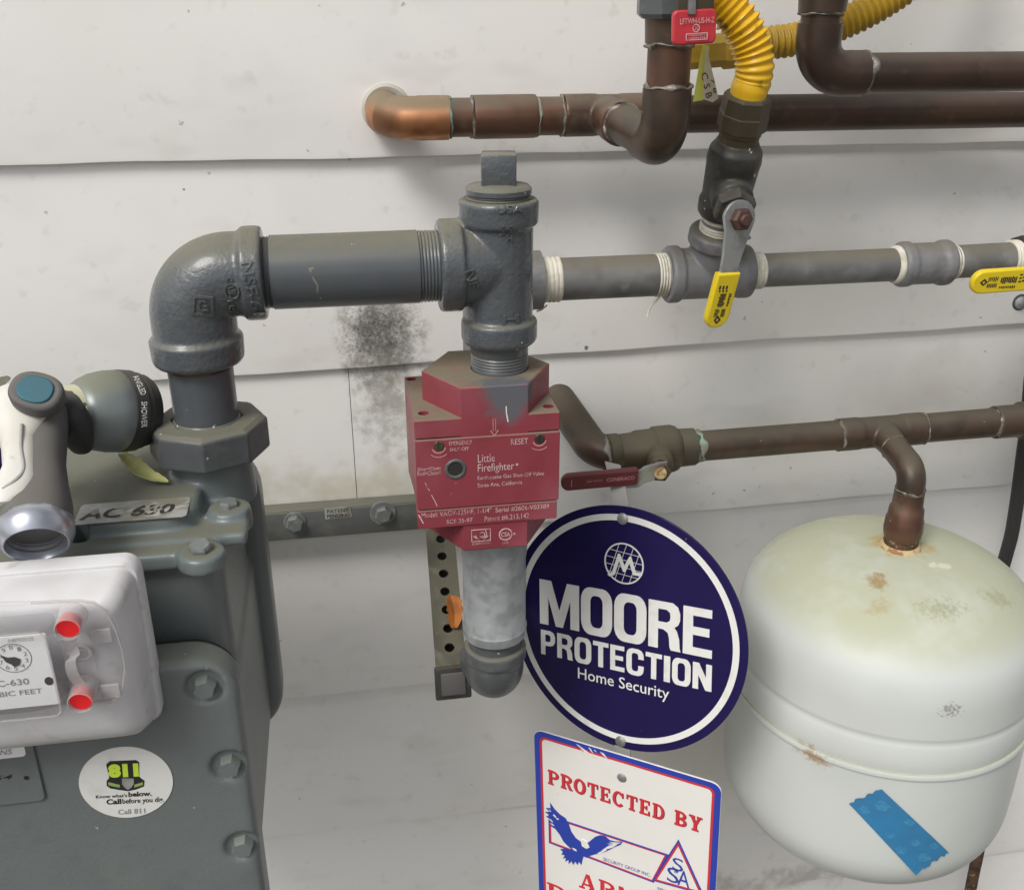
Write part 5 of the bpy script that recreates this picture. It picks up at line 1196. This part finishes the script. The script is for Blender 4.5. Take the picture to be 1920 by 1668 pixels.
bolt(top, (pb.x, pb.y, 1.2000), Z_, 0.0062, 0.0055, 0.0, bolt_m); bolt(top, (pf.x, pf.y, 1.1958), V3((0, -0.25, 1)), 0.0068, 0.0060, 0.0, bolt_m)
# front cover with pockets for its bolts
FYM = -0.3640
bp = [P(385, 1281, FYM + .004), P(431, 1428, FYM + .004), P(456, 1578, FYM + .004)]
for p in bp: p.y = FYM
cov = wallslab(rrect(-0.42, 0.895, -0.0790, 1.1375, 0.030, 9), -0.336, FYM, 0.006)
def pocket(b, p): lathe(b, p + Y_ * 0.0035, -Y_, [(0, 0.0105), (0.010, 0.0165)], 24)
bmc = bmesh.new(); bmc.from_mesh(cov)
cov = cut(bmc, [lambda b, p=p: pocket(b, p) for p in bp])
bmc = bmesh.new(); bmc.from_mesh(cov)
fc = obj('front_cover', cast_(bmc, 0.0015, 5), meter_m, mt)
for p in bp: bolt(fc, p + Y_ * 0.0040, -Y_, 0.0072, 0.0078, 0.0, meter_m)
obj('cover_gasket', wallslab(rrect(-0.417, 0.899, -0.0820, 1.1345, 0.027, 9), -0.3335, -0.3385, 0.0), hole_m, mt, None)
bmb = join([wallslab(rrect(-0.42, 0.925, -0.0730, 1.190, 0.040, 9), -0.140, -0.172, 0.007)])
obj('back_cover', cast_(bmb, 0.002, 5), meter_m, mt)
# index box
def loft_rr(secs, cap=True):
    bm = bmesh.new(); rows = []
    for (y, x0, z0, x1, z1, r) in secs: rows.append([bm.verts.new((a, y, b)) for a, b in rrect(x0, z0, x1, z1, r, 8)])
    for a, b in zip(rows, rows[1:]):
        n = len(a)
        for k in range(n): bm.faces.new((a[k], a[(k + 1) % n], b[(k + 1) % n], b[k]))
    bm.faces.new(rows[0]); bm.faces.new(rows[-1][::-1]); bmesh.ops.recalc_face_normals(bm, faces=bm.faces); return bm
ix1 = P(268, 1075, -0.362).x; izb, izt = P(300, 1362, -0.372).z + 0.004, P(240, 1041, -0.364).z
def sec(y, i, r, db=0.0): return (y, -0.330 + i, izb + i + db, ix1 - i, izt - i, r)
ib = obj('index_box_rim', loft_rr([sec(-0.320, .034, .006), sec(-0.360, .034, .006), sec(-0.360, 0, .009), sec(-0.3705, 0, .009), sec(-0.3722, 0.0012, .008), sec(-0.3722, 0.004, .007)]), plast_m, mt)
cb = 0.003
obj('index_box_cover', loft_rr([sec(-0.368, 0.0024, .0085), sec(-0.380, 0.0032, .0085), sec(-0.390, 0.0055, .0085, cb * .3), sec(-0.3955, 0.0085, .008, cb * .6), sec(-0.3995, 0.0135, .007, cb), sec(-0.4013, 0.0200, .006, cb), sec(-0.4018, 0.028, .007, cb)]), plast_m, ib, 60)
IF = -0.4018
def pp(x, y, Y): q_ = P(x, y, Y); return (q_.x, q_.z)
lobe = [pp(x, y, IF) for x, y in ((-60, 1128), (60, 1126), (150, 1122), (178, 1126), (200, 1142), (218, 1175), (231, 1215), (236, 1250), (232, 1282), (222, 1303), (208, 1312), (170, 1312), (120, 1316), (60, 1330), (-60, 1340))]
cl = obj('clear_flange', shape([lobe], front((0, IF + 0.0003, 0)), 0.0026, 0.0005), clear_m, ib)
def outline(loop, y, r_, name):
    pts = [V3((a_, y, b_)) for a_, b_ in loop]; obj(name, TU(pts, r_, seg=8), frost_m, cl)
outline(lobe[1:-2], IF - 0.0023, 0.0006, 'flange_edge')
YB = -0.421
bx = [pp(-80, 1182, YB), pp(80, 1184, YB), pp(118, 1350, YB), pp(-80, 1356, YB)]
xr_ = pp(106, 1270, YB)[0]; zt_, zb_ = pp(60, 1183, YB)[1], pp(60, 1352, YB)[1]
def shell(y0, y1, x0, z0, x1, z1, r): return loft_rr([(y0, x0, z0, x1, z1, r), (y1 + 0.0015, x0 + .0004, z0 + .0004, x1 - .0004, z1 - .0004, r), (y1, x0 + .002, z0 + .002, x1 - .002, z1 - .002, r)])
obj('clear_dial_window', shell(IF - 0.0025, YB, -0.330, zb_, xr_, zt_, 0.004), clear_m, ib)
outline([(-0.330, zb_ + .0015), (xr_ - .004, zb_ + .0015), (xr_ - .0015, zb_ + .004), (xr_ - .0015, zt_ - .004), (xr_ - .004, zt_ - .0015), (-0.330, zt_ - .0015)], YB + 0.0006, 0.0006, 'window_edge')
DY = -0.4155
dx1 = P(101, 1260, DY).x; dz0, dz1 = P(60, 1324, DY).z, P(60, 1190, DY).z
fd = front((0, DY, 0))
dp = obj('dial_plate', shape([rrect(-0.328, dz0, dx1, dz1, 0.001)], front((0, DY + 0.001, 0)), 0.001), dial_m, ib)
def labd(s, x0, y0, x1, y1, bold=0.0, right=None, Y=DY, fr_=None, wmul=1.0, depth=0.0002):
    a, b = P(x0, y0, Y), P(x1, y1, Y)
    xa = a.x - (b.x - a.x) * (wmul - 1); return words(s, fr_ or front((0, Y, 0)), xa, a.z, b.x, b.z, depth, bold)
obj('lettering', join([labd('AC-630', 2, 1287, 53, 1270, 0.01, wmul=1.45), labd('CUBIC FEET', 2, 1306, 78, 1289, 0.01, wmul=1.42)]), gink_m, dp, None)
obj('lettering', join([labd('04B7ES0125', 16, 1204, 62, 1193), labd('1,000', 8, 1213, 36, 1207)]), label_m, dp, None)
dc = P(25, 1233, DY); dr = 0.0090
ms = [shape([circ(dc.x, dc.z, dr), circ(dc.x, dc.z, dr * .95)], fd, 0.0002)]
for k in range(10):
    an = PI / 2 - 2 * PI * k / 10; cx, cz = dc.x + dr * .72 * math.cos(an), dc.z + dr * .72 * math.sin(an)
    ms.append(words(str(k), fd, cx - 0.0009, cz - 0.0013, cx + 0.0009, cz + 0.0013, 0.0002))
obj('dial_numerals', join(ms), gink_m, dp, None)
ptr = [pp(x, y, DY) for x, y in ((2, 1228), (14, 1232), (28, 1231), (39, 1235), (37, 1245), (28, 1249), (22, 1244), (12, 1240))]
obj('dial_pointer', shape([ptr], fd, 0.0006), ink_m, dp, None)
ho = P(92, 1276, DY)
obj('plate_screw_hole', shape([circ(ho.x, ho.z, 0.0022, 0.0026, 18)], fd, 0.00025), hole_m, dp, None)
for (x, y) in ((127, 1178), (151, 1315)):
    c = P(x, y, -0.4175)
    sp_ = obj('seal_plug', LA((c.x, IF - 0.0018, c.z), -Y_, [(0, 0.0074), (0.004, 0.0070), (0.0152, 0.0066), (0.0156, 0.0060)], seg=36, cap=False), frost_m, ib)
    obj('red_seal_disc', LA((c.x, -0.4110, c.z), -Y_, [(0, 0.0058), (0.0055, 0.0058)], seg=32), redcap_m, sp_)
for (x0, y0, x1, y1) in ((174, 1205, 207, 1177), (193, 1308, 223, 1280)):
    a, b = pp(x0, y0, IF - .003), pp(x1, y1, IF - .003)
    obj('flange_tab', RB((a[0], IF - 0.0042, a[1]), (b[0], IF - 0.0024, b[1]), 0.0004), frost_m, ib)
c = P(155, 1222, IF - .002)
obj('flange_socket', LA((c.x, IF - 0.0020, c.z), -Y_, [(0, 0.0052), (0.0014, 0.0050), (0.0016, 0.0040), (0.0008, 0.0030), (0.0016, 0.0022), (0.0016, 0.0006)], seg=30), frost_m, ib)
strap(spline([P(122, 1196, -0.410), P(134, 1212, -0.408), P(140, 1228, -0.409), P(132, 1240, -0.411), P(136, 1262, -0.412), P(150, 1282, -0.410)], 8), V3((0.0028, 0, 0.0008)), 0.0003, frost_m, 'seal_strip', ib)
strap(spline([P(141, 1196, -0.409), P(134, 1212, -0.4085), P(126, 1228, -0.408)], 6), V3((0.0018, 0, 0.0008)), 0.0003, frost_m, 'seal_strip', ib)
# name plate and stickers on the front cover
FS = FYM - 0.0002
npz0, npz1 = P(60, 1500, FS).z, P(60, 1370, FS).z; npx = P(74, 1440, FS).x
npl = obj('name_plate', shape([rrect(-0.330, npz0, npx, npz1, 0.004)], front((0, FS + 0.0004, 0)), 0.0020, 0.0006), meter_m, mt)
a, b = P(51, 1413, FS), P(40, 1372, FS)
stk = obj('plate_sticker', shape([rrect(-0.300, a.z, a.x, b.z, 0.0025)], front((0, FS - 0.0016, 0)), 0.0003), dial_m, npl, None)
a, b = P(25, 1393, FS), P(46, 1380, FS)
obj('sticker_block', shape([rrect(a.x, a.z, b.x, b.z, 0.0002)], front((0, FS - 0.0019, 0)), 0.0002), navy_m, stk, None)
a, b = P(2, 1411, FS), P(24, 1399, FS); obj('handwriting', words('NS', front((0, FS - 0.0019, 0)), a.x, a.z, b.x, b.z, 0.0002, 0, 0.3), gink_m, stk, None)
a, b = P(-12, 1460, FS), P(25, 1447, FS); obj('handwriting', words('54', front((0, FS - 0.0016, 0)), a.x, a.z, b.x, b.z, 0.0002, 0.01, 0.3), ink_m, npl, None)
a = P(51, 1454, FS); obj('plate_hole', shape([circ(a.x, a.z, 0.0016, n=16)], front((0, FS - 0.0016, 0)), 0.0002), hole_m, npl, None)
c = P(237, 1466, FS); rx = (P(326, 1462, FS).x - P(149, 1470, FS).x) / 2; rz = (P(237, 1399, FS).z - P(237, 1533, FS).z) / 2
f8 = front((0, FS, 0)); Y8 = FS - 0.0004
s8 = obj('dig_sticker', shape([circ(c.x, c.z, rx, rz, 64)], f8, 0.0004), white_m, mt, None)
s8['label'] = 'oval white sticker with lime 811 numerals'
fr8 = front((c.x, Y8, c.z)) @ Matrix.Rotation(math.radians(-5.0), 4, 'Z')
def l8(s, x0, y0, x1, y1, bold=0.0, depth=0.0002):
    a, b = UV(fr8, x0, y0), UV(fr8, x1, y1); return words(s, fr8, a[0], a[1], b[0], b[1], depth, bold)
obj('lettering', join([l8("Know what's", 180, 1496, 238, 1486.5, .016), l8('below.', 241, 1493, 284, 1481.5, .035), l8('Call', 200, 1507.5, 227, 1496, .035), l8('before you dig.', 230, 1508.5, 307, 1492.5, .018)]), ink_m, s8, None)
obj('lettering', l8('Call 811', 222, 1526, 272, 1514, 0.01), gink_m, s8, None)
obj('numeral_outline', join([shape([[pp(x, y, Y8) for x, y in ((199, 1432), (206, 1426), (255, 1424), (261, 1428), (261, 1455), (271, 1463), (270, 1473), (255, 1479), (240, 1482), (225, 1480), (207, 1477), (200, 1472), (200, 1463), (205, 1457))]], front((0, Y8, 0)), 0.0002)]), ink_m, s8, None)
obj('numerals', l8('811', 204, 1457, 259, 1429, .075, 0.0004), lime811_m, s8, None)
obj('book_print', join([shape([[pp(x, y, Y8) for x, y in l]], front((0, Y8, 0)), 0.0004) for l in (((203, 1465), (225, 1470), (225, 1475), (204, 1471)), ((252, 1470), (268, 1465), (268, 1470), (252, 1475)))]), green811_m, s8, None)
obj('shovel_print', shape([[pp(x, y, Y8) for x, y in ((229, 1458), (251, 1458), (251, 1468), (246, 1475), (240, 1479), (234, 1475), (229, 1468))]], front((0, Y8, 0)), 0.0005), label_m, s8, None)
# AC 630 label on the top
ft = frame((0, 0, TZ), (1, 0, 0), (0, 1, 0))
a, b, c3 = PZ(136, 985, TZ), PZ(346, 980, TZ), PZ(345, 933, TZ)
al = obj('type_label', shape([rrect(a.x, a.y, b.x, c3.y, 0.003)], ft @ Matrix.Translation((0, 0, 0.0001)), 0.0004), label_m, top, None)
a, b = PZ(147, 977, TZ), PZ(330, 944, TZ)
obj('lettering', words('AC 630', ft, a.x, a.y, b.x, b.y, 0.0007, 0.03, 0.15), pm('worn_label_print', (0.03, 0.03, 0.03), 0.6, var=[((0.30, 0.29, 0.25), 75, 0.48, 0.54, 0.9)]), al, None)

# ================================================================== hose nozzle lying on the meter
def loft(secs, seg=32, e=2.4):
    bm = bmesh.new(); rows = []
    for (c, U_, V_, ru, rv) in secs:
        r_ = []
        for k in range(seg):
            a = 2 * PI * k / seg; ca, sa = math.cos(a), math.sin(a)
            r_.append(bm.verts.new(c + U_ * ru * abs(ca) ** (2 / e) * (1 if ca >= 0 else -1) + V_ * rv * abs(sa) ** (2 / e) * (1 if sa >= 0 else -1)))
        rows.append(r_)
    for a, b in zip(rows, rows[1:]):
        for k in range(seg): bm.faces.new((a[k], a[(k + 1) % seg], b[(k + 1) % seg], b[k]))
    bm.faces.new(rows[0][::-1]); bm.faces.new(rows[-1]); bmesh.ops.recalc_face_normals(bm, faces=bm.faces); return bm
C0 = P(68, 1021, -0.362); H1 = P(58, 775, -0.284)
ax = (C0 - H1).normalized(); Uh = ax.cross(Z_).normalized() * -1
if Uh.x < 0: Uh = -Uh
Vh = Uh.cross(ax)
if Vh.z < 0: Vh = -Vh
nz = thing('hose_nozzle', 'white and grey garden hose nozzle with teal button lying on the gas meter', 'hose nozzle', (C0.x, C0.y + 0.05, 1.207))
Lh = (C0 - H1).length
def hp_(t, du=0, dv=0): return H1 + ax * (t * Lh) + Uh * du + Vh * dv
obj('handle', loft([(hp_(-.06, .006), Uh, Vh, .010, .010), (hp_(.02, .005), Uh, Vh, .0160, .0150), (hp_(.2, .006), Uh, Vh, .0135, .0150), (hp_(.42, .005), Uh, Vh, .0125, .0145), (hp_(.60, .004), Uh, Vh, .0145, .0155), (hp_(.74, .001), Uh, Vh, .0190, .0180), (hp_(.90, 0), Uh, Vh, .0196, .0190)]), nz_grey, nz)
wp = obj('white_shell', loft([(hp_(-.16, -.003, .004), Uh, Vh, .008, .009), (hp_(-.10, -.002, .004), Uh, Vh, .0165, .0150), (hp_(.06, -.001, .004), Uh, Vh, .0195, .0165), (hp_(.17, -.003, .003), Uh, Vh, .0165, .0160), (hp_(.30, -.005, .002), Uh, Vh, .0105, .0155), (hp_(.48, -.005, .002), Uh, Vh, .0100, .0158), (hp_(.62, -.007, .002), Uh, Vh, .0125, .0168), (hp_(.73, -.011, .001), Uh, Vh, .0150, .0176), (hp_(.78, -.013, .0), Uh, Vh, .011, .0165)], 40, 2.8), nz_white, nz, 60)
obj('thumb_groove', TU(spline([hp_(.24, -.002, .0190), hp_(.40, -.003, .0176), hp_(.56, -.002, .0176), hp_(.64, -.005, .0186), hp_(.70, -.013, .0178)], 8), 0.0010, seg=10), label_m, wp)
obj('threaded_coupling', LA(C0, -ax, [(0.016, 0.0130), (0.003, 0.0155), (0.0, 0.0163), (-0.0004, 0.0172), (0.002, 0.0188), (0.007, 0.0206), (0.012, 0.0206), (0.015, 0.0196), (0.017, 0.0170)], seg=48, cap=False), chrome_m, nz)
prof = [(0.020, 0.001), (0.019, 0.0120)]
for k in range(5): prof += [(0.017 - k * 0.003, 0.0128 + k * .0005), (0.0155 - k * 0.003, 0.0142 + k * .0004)]
obj('coupling_thread', LA(C0, -ax, prof, seg=40, cap=False), nz_grey, nz)
# head, collar and pattern dial
HB0, HB1 = P(112, 774, -0.262), P(296, 768, -0.222)
db = (HB1 - HB0).normalized()
obj('barrel_neck', LA(HB0, db, [(-0.012, 0.014), (0.004, 0.0165), (0.018, 0.0165)], seg=36), nz_grey, nz)
def bl(x): return (P(112, 774, -0.262).lerp(HB1, (x - 143) / 180.0) - HB0).dot(db)
obj('cream_collar', LA(HB0, db, [(bl(116), 0.0150), (bl(120), 0.0168), (bl(168), 0.0178), (bl(171), 0.016)], seg=40), nz_cream, nz)
obj('grip_web', loft([(P(112, 760, -0.283), RT, UPV, .006, .006), (P(124, 772, -0.283), RT, UPV, .0105, .012), (P(140, 800, -0.278), RT, UPV, .0115, .012), (P(152, 828, -0.270), RT, UPV, .008, .008), (P(156, 840, -0.264), RT, UPV, .003, .003)]), nz_dark, nz, 60)
obj('pattern_head', LA(HB0, db, [(bl(166), 0.0150), (bl(168), 0.0185), (bl(180), 0.0218), (bl(198), 0.0248), (bl(220), 0.0266), (bl(243), 0.0270), (bl(246), 0.0262)], seg=56), nz_dome, nz, 50)
rim = obj('pattern_dial', LA(HB0, db, [(bl(243), 0.0255), (bl(245), 0.0272), (bl(268), 0.0268), (bl(270), 0.0258), (bl(280), 0.0254), (bl(281), 0.0246), (bl(292), 0.0240), (bl(300), 0.0220), (bl(303), 0.0160), (bl(303), 0.0005)], seg=64), nz_dark, nz, 30)
def rimtext(s, x, y, hw, hh, rot):
    p = P(x, y, -0.29); vd = (p - CAM).normalized(); c_, s__ = math.cos(rot), math.sin(rot); V_ = UPV
    fr = frame(p, RT * c_ + UPV * s__, UPV * c_ - RT * s__); return emboss(words(s, fr, -hw, -hh, hw, hh, 0, 0.0), rim, vd, 0.0003)
obj('dial_lettering', rimtext('ANGLED', 262, 722, 0.0066, 0.0018, -1.15), white_m, rim, None)
obj('dial_lettering', rimtext('SHOWER', 270.5, 777, 0.0082, 0.0018, -1.57), white_m, rim, None)
nb = (CAM - P(68, 735, -0.24)).normalized() * 0.75 + Z_ * 0.5 - X_ * 0.1; nb.normalize()
pbn = P(69, 737, -0.304)
fb = frame(pbn, (X_ - nb * X_.dot(nb)) + Z_ * -0.25, Z_)
fb = frame(pbn, RT * 0.97 - UPV * 0.25, UPV) if False else fb
def oval(a, b, n=36): return [(a * abs(math.cos(t_)) ** .85 * (1 if math.cos(t_) >= 0 else -1), b * abs(math.sin(t_)) ** .85 * (1 if math.sin(t_) >= 0 else -1)) for t_ in [2 * PI * k / n for k in range(n)]]
Un = nb.cross(Z_).normalized() * -1
if Un.x < 0: Un = -Un
Vn = nb.cross(Un); Vn = Vn if Vn.z > 0 else -Vn
Mb = Matrix(((Un * .88 - Vn * .42).normalized(), (Vn * .88 + Un * .42).normalized(), nb)).transposed().to_4x4(); Mb.translation = pbn - nb * 0.008
bz = obj('button_bezel', shape([oval(0.0150, 0.0122)], Mb, 0.0125, 0.0025), nz_grey, nz, 50)
obj('flow_button', shape([oval(0.0100, 0.0086)], Mb @ Matrix.Translation((0, 0, 0.0115)), 0.0022, 0.0008), nz_teal, bz, 50)
tr0 = P(-2, 790, -0.270); obj('trigger', loft([(tr0, Uh, Vh, .004, .006), (P(2, 825, -0.280), Uh, Vh, .0075, .007), (P(-4, 880, -0.300), Uh, Vh, .006, .006)]), navy_m, nz, 50)

a, b = PZ(228, 852, 1.214), PZ(318, 904, 1.209)
leaf('dry_leaf', [PZ(228, 851, 1.219), PZ(246, 868, 1.216), PZ(280, 893, 1.2115), PZ(318, 904, 1.2095)], 0.0048, leaf_m, 'pale yellow dry leaf lying on top of the gas meter by the nut', 8, curl=0.5)
a = P(4, 715, -0.10)
leaf('dry_leaf', [P(-14, 740, -0.06), P(2, 722, -0.06), P(20, 708, -0.06)], 0.006, pm('grey_dead_leaf', (0.13, 0.125, 0.095), 0.8), 'dark grey dead leaf at the left edge behind the nozzle', 12)
